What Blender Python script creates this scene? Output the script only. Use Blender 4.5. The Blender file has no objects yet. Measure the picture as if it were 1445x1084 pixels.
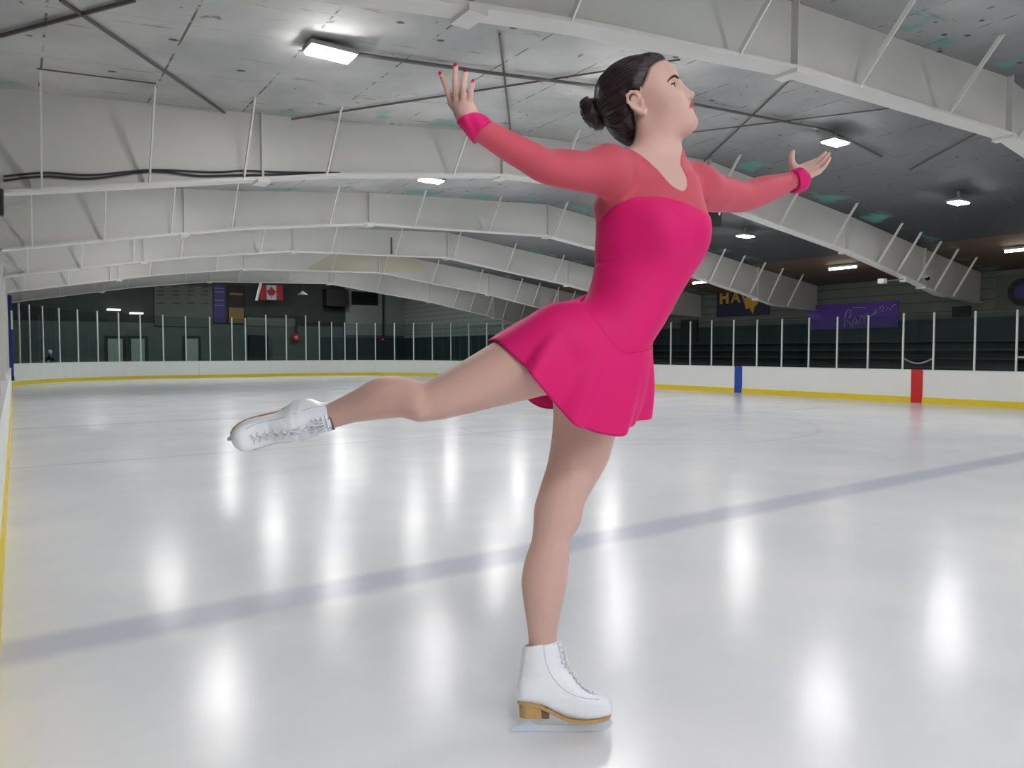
EXPOSURE = 0.50
LAMP = 130.0
TUBE = 12.0
ENDFILL = 200.0
ICER = 0.14
HB_STEP = 0.0024
HEAD = (25, -20, 15)
HSCALE = (.90, .94, .88)
EARPX = (892, 147)
EARF = .015
BUNPOS = (-.112, 0, .034)
SLEAN = 15
RPHI, RBETA, RFLEX = 22, 24, 50
RSCALE = .83
RSLOPE = -.28
RANK = (424, 594, .01)
SKIPLAMPS = {(4.3, 18.2), (1.74, 18.2)}
import bpy, bmesh, math, random
import numpy as np
from mathutils import Vector, Matrix
random.seed(7)
scene = bpy.context.scene
COL = scene.collection

# ------------------------------------------------------------------ camera
IW, IH = 1445.0, 1084.0
F = 1016.0
PSI = math.radians(34.6)
HZ = 497.0
TH = math.atan((IH/2-HZ)/F)
CAM = Vector((0.0, 0.0, 0.9))
rt = Vector((math.cos(PSI), -math.sin(PSI), 0))
f0 = Vector((math.sin(PSI), math.cos(PSI), 0))
zz = Vector((0, 0, 1))
fw = f0*math.cos(TH)-zz*math.sin(TH)
up = f0*math.sin(TH)+zz*math.cos(TH)
cd = bpy.data.cameras.new('camera')
cam = bpy.data.objects.new('camera', cd)
COL.objects.link(cam)
M = Matrix((rt, up, -fw)).transposed().to_4x4()
M.translation = CAM
cam.matrix_world = M
cd.sensor_width = 36.0
cd.lens = F/IW*36.0
cd.clip_start = 0.02
cd.clip_end = 200
scene.camera = cam

def ray(px, py):
    return fw+rt*((px-IW/2)/F)+up*((IH/2-py)/F)
def at_plane(px, py, n, c):
    r = ray(px, py)
    n = Vector(n)
    t = (c-n.dot(CAM))/n.dot(r)
    return CAM+r*t
def at_t(px, py, t):
    return CAM+ray(px, py)*t

# ------------------------------------------------------------------ view
scene.view_settings.view_transform = 'Standard'
scene.view_settings.look = 'None'
scene.view_settings.gamma = 1.0
scene.view_settings.exposure = EXPOSURE
scene.view_settings.use_curve_mapping = False

# ------------------------------------------------------------------ materials
def srgb(r, g, b):
    def c(v):
        v /= 255.0
        return v/12.92 if v <= 0.04045 else ((v+0.055)/1.055)**2.4
    return (c(r), c(g), c(b), 1.0)
MATS = {}
def mat(name, col, rough=0.6, metal=0.0, spec=0.5, emit=None, noise=None, bump=0.0, sheen=0.0, sss=0.0):
    if name in MATS:
        return MATS[name]
    m = bpy.data.materials.new(name)
    m.use_nodes = True
    nt = m.node_tree
    b = nt.nodes['Principled BSDF']
    b.inputs['Base Color'].default_value = col
    b.inputs['Roughness'].default_value = rough
    b.inputs['Metallic'].default_value = metal
    b.inputs['Specular IOR Level'].default_value = spec
    if sheen:
        b.inputs['Sheen Weight'].default_value = sheen
        b.inputs['Sheen Roughness'].default_value = 0.4
    if sss:
        b.inputs['Subsurface Weight'].default_value = sss
        b.inputs['Subsurface Radius'].default_value = (0.012, 0.005, 0.003)
        b.inputs['Subsurface Scale'].default_value = 1.0
    if emit:
        b.inputs['Emission Color'].default_value = emit[0]
        b.inputs['Emission Strength'].default_value = emit[1]
    if noise:
        scale, amt = noise
        tc = nt.nodes.new('ShaderNodeTexCoord')
        nz = nt.nodes.new('ShaderNodeTexNoise')
        nz.inputs['Scale'].default_value = scale
        nz.inputs['Detail'].default_value = 6
        nt.links.new(tc.outputs['Object'], nz.inputs['Vector'])
        mx = nt.nodes.new('ShaderNodeMix')
        mx.data_type = 'RGBA'
        mx.inputs['A'].default_value = tuple(c*(1-amt) for c in col[:3])+(1,)
        mx.inputs['B'].default_value = tuple(min(1, c*(1+amt)) for c in col[:3])+(1,)
        nt.links.new(nz.outputs['Fac'], mx.inputs['Factor'])
        nt.links.new(mx.outputs['Result'], b.inputs['Base Color'])
        if bump:
            bp = nt.nodes.new('ShaderNodeBump')
            bp.inputs['Strength'].default_value = bump
            bp.inputs['Distance'].default_value = 0.01
            nt.links.new(nz.outputs['Fac'], bp.inputs['Height'])
            nt.links.new(bp.outputs['Normal'], b.inputs['Normal'])
    MATS[name] = m
    return m

class NT:
    """small node helper"""
    def __init__(s, name):
        s.m = bpy.data.materials.new(name); s.m.use_nodes = True
        s.t = s.m.node_tree; s.b = s.t.nodes['Principled BSDF']
        MATS[name] = s.m
    def n(s, kind, **kw):
        nd = s.t.nodes.new(kind)
        for k, v in kw.items():
            setattr(nd, k, v)
        return nd
    def l(s, a, b):
        s.t.links.new(a, b)
    def math(s, op, a, b=None, c=None, clamp=False):
        nd = s.n('ShaderNodeMath', operation=op); nd.use_clamp = clamp
        for i, v in enumerate((a, b, c)):
            if v is None: continue
            if isinstance(v, (int, float)): nd.inputs[i].default_value = v
            else: s.l(v, nd.inputs[i])
        return nd.outputs[0]
    def mix(s, fac, a, b):
        nd = s.n('ShaderNodeMix', data_type='RGBA')
        for k, v in (('Factor', fac), ('A', a), ('B', b)):
            if isinstance(v, (int, float, tuple)): nd.inputs[k].default_value = v
            else: s.l(v, nd.inputs[k])
        return nd.outputs['Result']
    def noise(s, vec, scale, detail=4, rough=0.5):
        nd = s.n('ShaderNodeTexNoise')
        nd.inputs['Scale'].default_value = scale; nd.inputs['Detail'].default_value = detail
        nd.inputs['Roughness'].default_value = rough
        if vec is not None: s.l(vec, nd.inputs['Vector'])
        return nd.outputs['Fac']
    def ramp(s, v, a, b):
        nd = s.n('ShaderNodeMapRange', interpolation_type='SMOOTHSTEP')
        nd.inputs['From Min'].default_value = a; nd.inputs['From Max'].default_value = b
        s.l(v, nd.inputs['Value'])
        return nd.outputs['Result']
    def geo(s):
        g = s.n('ShaderNodeNewGeometry')
        sp = s.n('ShaderNodeSeparateXYZ')
        s.l(g.outputs['Position'], sp.inputs[0])
        return g.outputs['Position'], sp.outputs[0], sp.outputs[1], sp.outputs[2]

# ------------------------------------------------------------------ mesh builder
class MB:
    def __init__(s):
        s.v = []; s.f = []
    def box(s, lo, hi):
        (a, b, c), (d, e, g) = lo, hi
        i = len(s.v)
        s.v += [(a, b, c), (d, b, c), (d, e, c), (a, e, c), (a, b, g), (d, b, g), (d, e, g), (a, e, g)]
        for q in ((0, 3, 2, 1), (4, 5, 6, 7), (0, 1, 5, 4), (1, 2, 6, 5), (2, 3, 7, 6), (3, 0, 4, 7)):
            s.f.append(tuple(i+k for k in q))
        return s
    def obox(s, c, ax, h):
        c = Vector(c); i = len(s.v)
        for sz in (-1, 1):
            for sx, sy in ((-1, -1), (1, -1), (1, 1), (-1, 1)):
                s.v.append(tuple(c+Vector(ax[0])*sx*h[0]+Vector(ax[1])*sy*h[1]+Vector(ax[2])*sz*h[2]))
        for q in ((0, 3, 2, 1), (4, 5, 6, 7), (0, 1, 5, 4), (1, 2, 6, 5), (2, 3, 7, 6), (3, 0, 4, 7)):
            s.f.append(tuple(i+k for k in q))
        return s
    def bar(s, a, b, w, h, upv=(0, 0, 1)):
        a = Vector(a); b = Vector(b); d = (b-a); L = d.length; d.normalize()
        x = d.cross(Vector(upv))
        if x.length < 1e-4: x = d.cross(Vector((1, 0, 0)))
        x.normalize(); y = x.cross(d).normalized()
        return s.obox((a+b)/2, (d, x, y), (L/2, w/2, h/2))
    def tube(s, pts, r, n=8, closed=False):
        pts = [Vector(p) for p in pts]
        m = len(pts)
        rs = r if isinstance(r, (list, tuple)) else [r]*m
        i0 = len(s.v)
        prev = None
        for k, p in enumerate(pts):
            if closed: t = pts[(k+1) % m]-pts[k-1]
            else: t = pts[min(k+1, m-1)]-pts[max(k-1, 0)]
            t.normalize()
            if prev is None:
                x = t.cross(Vector((0, 0, 1)))
                if x.length < 1e-3: x = t.cross(Vector((1, 0, 0)))
            else:
                x = prev-t*prev.dot(t)
            x.normalize(); prev = x
            y = t.cross(x)
            for j in range(n):
                a = 2*math.pi*j/n
                s.v.append(tuple(p+(x*math.cos(a)+y*math.sin(a))*rs[k]))
        for k in range(m if closed else m-1):
            for j in range(n):
                a = i0+k*n+j; b = i0+k*n+(j+1) % n
                k2 = (k+1) % m
                c = i0+k2*n+(j+1) % n; d = i0+k2*n+j
                s.f.append((a, b, c, d))
        if not closed:
            s.f.append(tuple(i0+j for j in range(n))[::-1])
            s.f.append(tuple(i0+(m-1)*n+j for j in range(n)))
        return s
    def prism(s, poly, fn, t0, t1):
        """poly 2D points, fn(u,v,t)->xyz, extruded from t0 to t1"""
        n = len(poly); i = len(s.v)
        for t in (t0, t1):
            for (u, v) in poly: s.v.append(tuple(fn(u, v, t)))
        s.f.append(tuple(range(i, i+n))[::-1]); s.f.append(tuple(range(i+n, i+2*n)))
        for k in range(n):
            k2 = (k+1) % n
            s.f.append((i+k, i+k2, i+n+k2, i+n+k))
        return s
    def grid(s, rows, closed_u=False):
        i = len(s.v); nr = len(rows); nc = len(rows[0])
        for r in rows: s.v += [tuple(p) for p in r]
        for a in range(nr-1):
            for b in range(nc if closed_u else nc-1):
                b2 = (b+1) % nc
                s.f.append((i+a*nc+b, i+a*nc+b2, i+(a+1)*nc+b2, i+(a+1)*nc+b))
        return s
    def ball(s, c, r, nu=12, nv=8, ax=None):
        c = Vector(c); rr = r if isinstance(r, (tuple, list)) else (r, r, r)
        ax = ax or (Vector((1, 0, 0)), Vector((0, 1, 0)), Vector((0, 0, 1)))
        rows = []
        for a in range(nv+1):
            ph = math.pi*a/nv
            rows.append([c+Vector(ax[0])*rr[0]*math.sin(ph)*math.cos(2*math.pi*b/nu)+Vector(ax[1])*rr[1]*math.sin(ph)*math.sin(2*math.pi*b/nu)+Vector(ax[2])*rr[2]*math.cos(ph) for b in range(nu)])
        return s.grid(rows, True)
    def build(s, name, m, parent=None, smooth=False, bevel=0.0):
        me = bpy.data.meshes.new(name)
        me.from_pydata([tuple(v) for v in s.v], [], s.f)
        me.update()
        bm = bmesh.new(); bm.from_mesh(me)
        bmesh.ops.remove_doubles(bm, verts=bm.verts, dist=1e-6)
        bmesh.ops.recalc_face_normals(bm, faces=bm.faces)
        bm.to_mesh(me); bm.free()
        if smooth:
            me.polygons.foreach_set('use_smooth', [True]*len(me.polygons))
        if m: me.materials.append(m)
        o = bpy.data.objects.new(name, me)
        COL.objects.link(o)
        if parent: o.parent = parent
        if bevel:
            md = o.modifiers.new('bevel', 'BEVEL'); md.width = bevel; md.segments = 2; md.limit_method = 'ANGLE'
        return o

def tag(o, label=None, cat=None, group=None, kind=None):
    if label: o['label'] = label
    if cat: o['category'] = cat
    if group: o['group'] = group
    if kind: o['kind'] = kind
    return o
def empty(name, loc, label=None, cat=None, group=None, kind=None):
    o = bpy.data.objects.new(name, None); COL.objects.link(o)
    o.location = loc; o.empty_display_size = 0.05
    return tag(o, label, cat, group, kind)
def part(mb, name, m, root, **kw):
    """mesh given in world coords, parented under an Empty that is only translated"""
    L = root.location
    mb.v = [(v[0]-L[0], v[1]-L[1], v[2]-L[2]) for v in mb.v]
    return mb.build(name, m, root, **kw)
def sub(mb, name, m, parent, root, **kw):
    L = root.location
    mb.v = [(v[0]-L[0], v[1]-L[1], v[2]-L[2]) for v in mb.v]
    return mb.build(name, m, parent, **kw)
# ================================================================== THE HALL
XL, XR = -0.07, 13.15          # ice-side faces of the side boards
YE = 26.9                      # ice-side face of the end boards
CR = 4.25                      # corner radius
BH = 0.59                      # board height
XW = 15.2                      # right hall wall
FY = [2.9+3.4*k for k in range(6)]

# underside of ceiling (z of x) and bottom flange of the frames
ROOF = [(-2.8, 2.46), (-0.6, 2.70), (0, 2.76), (2.43, 2.97), (4.2, 3.17), (7.4, 3.37), (10.6, 3.02), (13.5, 2.63), (15.2, 2.42)]
FLAN = [(-0.22, 2.00), (0, 2.045), (2.43, 2.50), (4.2, 2.74), (7.4, 2.86), (10.6, 2.47), (12.6, 2.13), (13.6, 1.93), (15.2, 1.86)]
FLAN_NEAR = [(-0.22, 2.22), (0, 2.25), (0.9, 2.36), (2.43, 2.57)]+FLAN[3:]
def lerp(tab, x):
    return float(np.interp(x, [a for a, b in tab], [b for a, b in tab]))
def roofpt(px, py, off=0.03):
    r = ray(px, py)
    best = None
    for k in range(4000):
        t = 1.0+k*0.006
        p = CAM+r*t
        if p.z > lerp(ROOF, p.x)-off:
            return p
    return p

# ---- ice -----------------------------------------------------------
h = NT('ice')
pos, X, Y, Z = h.geo()
n1 = h.noise(pos, 0.9, 6, 0.6)
n2 = h.noise(pos, 7.0, 5, 0.6)
base = h.mix(h.ramp(n1, 0.3, 0.75), srgb(224, 227, 233), srgb(238, 239, 242))
def band(v, c, w, soft=0.02):
    d = h.math('ABSOLUTE', h.math('SUBTRACT', v, c))
    return h.math('SUBTRACT', 1.0, h.ramp(d, w-soft, w+soft))
wob = h.math('MULTIPLY', h.math('SUBTRACT', n2, 0.5), 0.05)
Yw = h.math('ADD', Y, wob)
base = h.mix(h.math('MULTIPLY', band(Yw, 2.60, 0.105, 0.055), h.math('MULTIPLY_ADD', n1, 0.32, 0.17)), base, srgb(118, 126, 178))
base = h.mix(h.math('MULTIPLY', band(Yw, 10.2, 0.075, 0.05), 0.22), base, srgb(118, 126, 178))
base = h.mix(h.math('MULTIPLY', band(Yw, 6.75, 0.03, 0.025), 0.2), base, srgb(150, 130, 135))
# face-off circles frozen under the surface
def ring(cx, cy, r, w):
    dx = h.math('SUBTRACT', X, cx); dy = h.math('SUBTRACT', Y, cy)
    d = h.math('SQRT', h.math('ADD', h.math('MULTIPLY', dx, dx), h.math('MULTIPLY', dy, dy)))
    return h.math('SUBTRACT', 1.0, h.ramp(h.math('ABSOLUTE', h.math('SUBTRACT', d, r)), w*0.4, w))
base = h.mix(h.math('MULTIPLY', ring(6.5, 6.75, 2.25, 0.06), 0.12), base, srgb(140, 150, 175))
base = h.mix(h.math('MULTIPLY', ring(3.1, 17.6, 2.25, 0.05), 0.12), base, srgb(170, 140, 150))
h.l(base, h.b.inputs['Base Color'])
h.b.inputs['IOR'].default_value = 1.31
h.b.inputs['Specular IOR Level'].default_value = 0.5
sc_ = h.noise(pos, 1.6, 5, 0.65)
h.l(h.math('MULTIPLY_ADD', sc_, 0.12, ICER), h.b.inputs['Roughness'])
mp = h.n('ShaderNodeMapping'); mp.inputs['Scale'].default_value = (3.0, 14.0, 1.0); mp.inputs['Rotation'].default_value = (0, 0, 0.4)
h.l(pos, mp.inputs['Vector'])
scr = h.noise(mp.outputs[0], 2.0, 8, 0.7)
bp = h.n('ShaderNodeBump'); bp.inputs['Strength'].default_value = 0.035; bp.inputs['Distance'].default_value = 0.02
h.l(scr, bp.inputs['Height']); h.l(bp.outputs[0], h.b.inputs['Normal'])
ICE = h.m

def path_pts(off=0.0, n=20):
    """board line, left side -> end -> right side, pushed outward by off"""
    pts = [(XL-off, -4.0), (XL-off, YE-CR)]
    c = (XL+CR, YE-CR)
    for k in range(1, n+1):
        a = math.pi-math.pi/2*k/n
        pts.append((c[0]+(CR+off)*math.cos(a), c[1]+(CR+off)*math.sin(a)))
    pts.append((XR-CR, YE+off))
    c = (XR-CR, YE-CR)
    for k in range(1, n+1):
        a = math.pi/2-math.pi/2*k/n
        pts.append((c[0]+(CR+off)*math.cos(a), c[1]+(CR+off)*math.sin(a)))
    pts.append((XR+off, -4.0))
    return pts
mb = MB()
pp = path_pts(0.02)
mb.v = [(x, y, 0.0) for x, y in pp]+[(x, y, -0.08) for x, y in pp]
nP = len(pp)
mb.f = [tuple(range(nP))]+[tuple(range(nP, 2*nP))[::-1]]+[(k, (k+1) % nP, nP+(k+1) % nP, nP+k) for k in range(nP)]
tag(mb.build('floor', ICE), kind='structure')
mb = MB().box((-6, -7, -0.2), (19, 32, -0.085))
tag(mb.build('floor', mat('rubber_floor', srgb(52, 54, 54), 0.8, noise=(3, .2))), kind='structure')

# ---- boards --------------------------------------------------------
M_board = mat('board_white', srgb(236, 236, 233), 0.35, noise=(1.5, .03))
M_kick = mat('kick_yellow', srgb(232, 205, 40), 0.4)
M_cap = mat('cap_rail', srgb(228, 229, 228), 0.4)
M_blue = mat('stripe_blue', srgb(28, 72, 165), 0.4)
M_red = mat('stripe_red', srgb(205, 28, 32), 0.4)
def ribbon(pin, pout, z0, z1):
    m = MB(); n = len(pin)
    rows = []
    for k in range(n):
        (a, b), (c, d) = pin[k], pout[k]
        rows.append([(a, b, z0), (a, b, z1), (c, d, z1), (c, d, z0)])
    m.grid(rows, True)
    m.f.append((0, 1, 2, 3)); i = 4*(n-1); m.f.append((i+3, i+2, i+1, i))
    return m
P0 = path_pts(0.0); P1 = path_pts(0.10); PK = path_pts(-0.012); PC0 = path_pts(-0.008); PC1 = path_pts(0.112)
sl = [(0, 2, 'long white rink board along the left edge under the camera side'),
      (1, 22, 'curved white rink board of the far left corner'),
      (21, 23, 'straight white end board across the far end of the ice'),
      (22, 43, 'curved white rink board of the far right corner behind the skater'),
      (42, 44, 'long white side board on the right carrying the blue and red stripes')]
for a, b, lab in sl:
    e = empty('rink_board', (P0[a][0], P0[a][1], 0), lab, 'rink board', 'white rink boards around the ice')
    part(ribbon(P0[a:b], P1[a:b], -0.08, BH-0.02), 'panel', M_board, e)
    part(ribbon(PK[a:b], P0[a:b], 0.0, 0.105), 'kick_plate', M_kick, e)
    part(ribbon(PC0[a:b], PC1[a:b], BH-0.02, BH), 'cap_rail', M_cap, e)
    if a == 42:
        for nm, px, m, w in (('blue_stripe', 1042, M_blue, .19), ('red_stripe', 1294, M_red, .19)):
            y = at_plane(px, 540, (1, 0, 0), XR).y
            s_ = part(MB().box((XR-0.017, y-w/2, 0.003), (XR+0.113, y+w/2, BH+0.0008)), nm, m, e)
            s_['label'] = 'blue line stripe' if 'blue' in nm else 'red centre line stripe'
    if a == 1:
        r = ray(87, 525); u = Vector((r.x, r.y)).normalized()
    if a == 21:
        for px in (217, 281):
            q = at_plane(px, 520, (0, 1, 0), YE)
            part(MB().box((q.x-.008, YE-.004, .11), (q.x+.008, YE+.001, BH-.02)), 'panel_seam', mat('seam_grey', srgb(200, 200, 198), .6), e)

# ---- glass posts and panes ------------------------------------------
M_post = mat('post_white', srgb(214, 217, 214), 0.4)
g = NT('rink_glass')
tr = g.n('ShaderNodeBsdfTransparent'); tr.inputs['Color'].default_value = (0.80, 0.87, 0.86, 1)
gl = g.n('ShaderNodeBsdfGlossy'); gl.inputs['Roughness'].default_value = 0.02
fr = g.n('ShaderNodeFresnel'); fr.inputs['IOR'].default_value = 1.35
ms = g.n('ShaderNodeMixShader')
gg = g.n('ShaderNodeNewGeometry')
g.l(g.math('MULTIPLY', fr.outputs[0], g.math('SUBTRACT', 1.0, gg.outputs['Backfacing'])), ms.inputs[0]); g.l(tr.outputs[0], ms.inputs[1]); g.l(gl.outputs[0], ms.inputs[2])
g.l(ms.outputs[0], g.t.nodes['Material Output'].inputs['Surface'])
M_glass = g.m
PM = path_pts(0.05, 40)
def hit(px, py=512):
    r = ray(px, py); d = (r.x, r.y)
    for k in range(1, len(PM)-1):
        (ax, ay), (bx, by) = PM[k], PM[k+1]
        ex, ey = bx-ax, by-ay
        den = d[0]*ey-d[1]*ex
        if abs(den) < 1e-9: continue
        t = (ax*ey-ay*ex)/den
        s = (ax*d[1]-ay*d[0])/den
        if t > 0 and -1e-6 <= s <= 1+1e-6:
            return Vector((d[0]*t, d[1]*t)), t
    return None
posts = [28.4, 42.8, 61.5, 84.7, 110.7, 138.7, 168.5, 199, 231, 263, 297, 328, 347, 376, 404.5, 432, 451, 468.5, 487, 504, 530, 557, 584, 610.4, 636.5, 662, 687, 710,
         735, 760, 785, 811, 838, 865, 892, 920, 946.5, 974, 1004, 1035, 1068, 1103, 1141, 1181, 1224.5, 1274, 1317, 1375, 1434]
tops = [(28, 428), (85, 435), (168, 441), (262, 446), (347, 449), (370, 444), (432, 445), (445, 453), (504, 456), (710, 456), (892, 456), (946, 455), (1004, 452), (1068, 451), (1103, 450), (1181, 447), (1224, 445), (1274, 442), (1317, 441), (1375, 439), (1434, 437)]
def words_n(n):
    return ['first', 'second', 'third', 'fourth', 'fifth', 'sixth', 'seventh', 'eighth', 'ninth', 'tenth', 'eleventh', 'twelfth', 'thirteenth', 'fourteenth', 'fifteenth', 'sixteenth', 'seventeenth', 'eighteenth', 'nineteenth', 'twentieth'][n-1]
places = []
for px in posts:
    q, t = hit(px)
    py = float(np.interp(px, [a for a, b in tops], [b for a, b in tops]))
    rr = ray(px, py); tt = q.length/math.hypot(rr.x, rr.y)
    zt = CAM.z+rr.z*tt
    places.append((px, q, zt))
nB = sum(1 for p in posts if p < 1042); nR = sum(1 for p in posts if p < 1294)
def post_label(i, what):
    px = posts[i]
    if px < 350: return '%s %s from the far left corner of the rink' % (words_n(i+1), what)
    if px < 715: return '%s %s left of the skater along the far boards' % (words_n(28-i), what)
    if px < 1042: return '%s %s left of the blue stripe on the right boards' % (words_n(nB-i), what)
    if px < 1294: return '%s %s right of the blue stripe on the right boards' % (words_n(i-nB+1), what)
    return '%s %s right of the red stripe on the right boards' % (words_n(i-nR+1), what)
for i, (px, q, zt) in enumerate(places):
    d = (places[min(i+1, len(places)-1)][1]-places[max(i-1, 0)][1]).normalized()
    w = 0.030 if px > 900 else 0.038
    ax = (Vector((d.x, d.y, 0)), Vector((-d.y, d.x, 0)), Vector((0, 0, 1)))
    e = empty('glass_panel', (q.x, q.y, BH), 'clear glass panel with white post, ' + post_label(i, '').replace('  ', ' '), 'glass panel', 'clear glass panels standing on the rink boards')
    MB().obox((0, 0, (zt-BH)/2), ax, (w/2, w/2, (zt-BH)/2)).build('post', M_post, e, bevel=.004)
    if i+1 < len(places):
        q2, z2 = places[i+1][1], places[i+1][2]
        dd = (q2-q); L = dd.length; dd.normalize()
        zt2 = min(zt, z2)-0.03
        ax = (Vector((dd.x, dd.y, 0)), Vector((-dd.y, dd.x, 0)), Vector((0, 0, 1)))
        MB().obox(((q2.x-q.x)/2, (q2.y-q.y)/2, (zt2-BH)/2), ax, (L/2-w/2-0.002, 0.005, (zt2-BH)/2)).build('pane', M_glass, e)

# ---- ceiling --------------------------------------------------------
c = NT('ceiling_liner')
pos, X, Y, Z = c.geo()
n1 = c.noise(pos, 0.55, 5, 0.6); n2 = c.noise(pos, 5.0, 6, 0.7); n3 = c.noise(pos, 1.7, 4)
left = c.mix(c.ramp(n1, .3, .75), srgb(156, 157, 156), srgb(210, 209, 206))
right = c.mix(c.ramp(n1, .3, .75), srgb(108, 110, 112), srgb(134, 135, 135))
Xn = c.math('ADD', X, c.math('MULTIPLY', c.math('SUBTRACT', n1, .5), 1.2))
col = c.mix(c.ramp(Xn, 4.5, 8.0), left, right)  # both ramps paint the right slope's falloff of light into its colour
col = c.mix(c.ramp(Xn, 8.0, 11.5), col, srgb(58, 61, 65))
# brown timber strip above the stands
col = c.mix(c.ramp(X, 12.75, 12.8), col, srgb(96, 80, 64))
# green foil showing where the braces pierce the liner, just before each frame
ph = c.math('FRACT', c.math('DIVIDE', c.math('SUBTRACT', Y, 2.9), 3.4))
nb = c.math('MULTIPLY', c.ramp(ph, .83, .90), c.math('SUBTRACT', 1.0, c.ramp(ph, .955, .99)))
tl = c.math('MULTIPLY', nb, c.ramp(n3, .54, .66))
col = c.mix(c.math('MULTIPLY', tl, .75), col, srgb(96, 165, 152))
# rows of rusty staples along the purlins
for per, off, wd in ((0.71, 0.19, 0.012),):
    fx = c.math('ABSOLUTE', c.math('SUBTRACT', c.math('FRACT', c.math('DIVIDE', c.math('SUBTRACT', X, off-per/2), per)), .5))
    ln = c.math('SUBTRACT', 1.0, c.ramp(fx, wd*.5, wd*1.2))
    ln = c.math('MULTIPLY', ln, c.ramp(n2, .46, .56))
    col = c.mix(c.math('MULTIPLY', ln, .85), col, srgb(70, 60, 52))
# sheet laps across
fy = c.math('ABSOLUTE', c.math('SUBTRACT', c.math('FRACT', c.math('DIVIDE', Y, 0.85)), .5))
col = c.mix(c.math('MULTIPLY', c.math('SUBTRACT', 1.0, c.ramp(fy, .003, .010)), .18), col, srgb(90, 88, 84))
# torn spots
vo = c.n('ShaderNodeTexVoronoi'); vo.inputs['Scale'].default_value = 2.7
mp = c.n('ShaderNodeMapping'); mp.inputs['Scale'].default_value = (1.0, 1.6, .2)
c.l(pos, mp.inputs['Vector']); c.l(mp.outputs[0], vo.inputs['Vector'])
dsp = c.math('ADD', vo.outputs['Distance'], c.math('MULTIPLY', n2, .07))
col = c.mix(c.math('MULTIPLY', c.math('SUBTRACT', 1.0, c.ramp(dsp, .105, .130)), .85), col, srgb(42, 38, 36))
# long smears of dirt and rust
mp2 = c.n('ShaderNodeMapping'); mp2.inputs['Scale'].default_value = (.8, 5.0, .3); mp2.inputs['Rotation'].default_value = (0, 0, .25)
c.l(pos, mp2.inputs['Vector'])
sm_ = c.noise(mp2.outputs[0], 2.6, 7, .62)
col = c.mix(c.math('MULTIPLY', c.ramp(sm_, .615, .70), .55), col, srgb(112, 98, 82))
sp_ = c.noise(pos, 9.0, 3, .5)
col = c.mix(c.math('MULTIPLY', c.ramp(sp_, .70, .75), .6), col, srgb(66, 60, 56))
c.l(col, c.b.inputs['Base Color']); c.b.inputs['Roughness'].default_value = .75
bp = c.n('ShaderNodeBump'); bp.inputs['Strength'].default_value = .15; bp.inputs['Distance'].default_value = .03
c.l(n3, bp.inputs['Height']); c.l(bp.outputs[0], c.b.inputs['Normal'])
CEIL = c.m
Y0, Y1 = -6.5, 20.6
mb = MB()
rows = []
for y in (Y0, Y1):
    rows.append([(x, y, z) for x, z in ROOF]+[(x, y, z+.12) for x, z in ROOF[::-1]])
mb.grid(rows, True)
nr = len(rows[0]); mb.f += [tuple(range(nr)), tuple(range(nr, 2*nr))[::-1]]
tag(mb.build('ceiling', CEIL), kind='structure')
# higher dark end bay
M_dark = mat('end_bay_grey', srgb(70, 74, 74), .8, noise=(2, .15))
tag(MB().box((-6, 20.6, 4.2), (19, 31.5, 4.3)).build('ceiling', mat('end_ceiling', srgb(44, 47, 47), .9)), kind='structure')
tag(MB().box((-6, 20.62, 3.45), (19, 20.7, 4.25)).build('wall_end_bay', mat('end_ceiling', srgb(44, 47, 47), .9)), kind='structure')

# ---- walls ----------------------------------------------------------
w = NT('end_wall')
pos, X, Y, Z = w.geo()
n1 = w.noise(pos, 2.5, 5)
lo = w.mix(n1, srgb(80, 88, 86), srgb(104, 110, 107))
hi = w.mix(n1, srgb(48, 52, 50), srgb(60, 64, 62))
col = w.mix(w.ramp(Z, 2.02, 2.06), lo, hi)
col = w.mix(w.math('MULTIPLY', w.ramp(Z, 2.02, 2.05), w.math('SUBTRACT', 1.0, w.ramp(Z, 2.15, 2.2))), col, srgb(48, 50, 49))
w.l(col, w.b.inputs['Base Color']); w.b.inputs['Roughness'].default_value = .8
tag(MB().box((-6, 31.0, -.2), (19, 31.2, 4.3)).build('wall_back', w.m), kind='structure')
w = NT('right_wall')
pos, X, Y, Z = w.geo()
n1 = w.noise(pos, 2.5, 5)
fz = w.math('ABSOLUTE', w.math('SUBTRACT', w.math('FRACT', w.math('MULTIPLY', Z, 5.0)), .5))
groove = w.math('SUBTRACT', 1.0, w.ramp(fz, .04, .09))
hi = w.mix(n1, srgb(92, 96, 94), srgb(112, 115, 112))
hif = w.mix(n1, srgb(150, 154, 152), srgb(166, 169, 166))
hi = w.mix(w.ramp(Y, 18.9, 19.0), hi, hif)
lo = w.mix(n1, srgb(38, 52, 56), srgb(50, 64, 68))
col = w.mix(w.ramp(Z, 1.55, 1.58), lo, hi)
col = w.mix(w.math('MULTIPLY', groove, .45), col, srgb(28, 32, 32))
w.l(col, w.b.inputs['Base Color']); w.b.inputs['Roughness'].default_value = .8
tag(MB().box((XW, -6.5, -.2), (XW+.2, 31, 4.3)).build('wall_right', w.m), kind='structure')
M_lw = mat('left_wall_paint', srgb(176, 176, 172), .7, noise=(2, .08))
tag(MB().box((-.4, 9.3, -.2), (-.24, 21.6, 2.75)).build('wall_left', M_lw), kind='structure')
tag(MB().box((-2.75, -6.5, -.2), (-2.6, 9.3, 2.75)).build('wall_left', M_lw), kind='structure')
tag(MB().box((-2.75, 9.3, -.2), (-.4, 9.45, 2.75)).build('wall_left', M_lw), kind='structure')
tag(MB().box((-2.75, -6.6, -.2), (XW, -6.5, 3.5)).build('wall_front', mat('front_wall_white', srgb(232, 232, 230), .7)), kind='structure')

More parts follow.
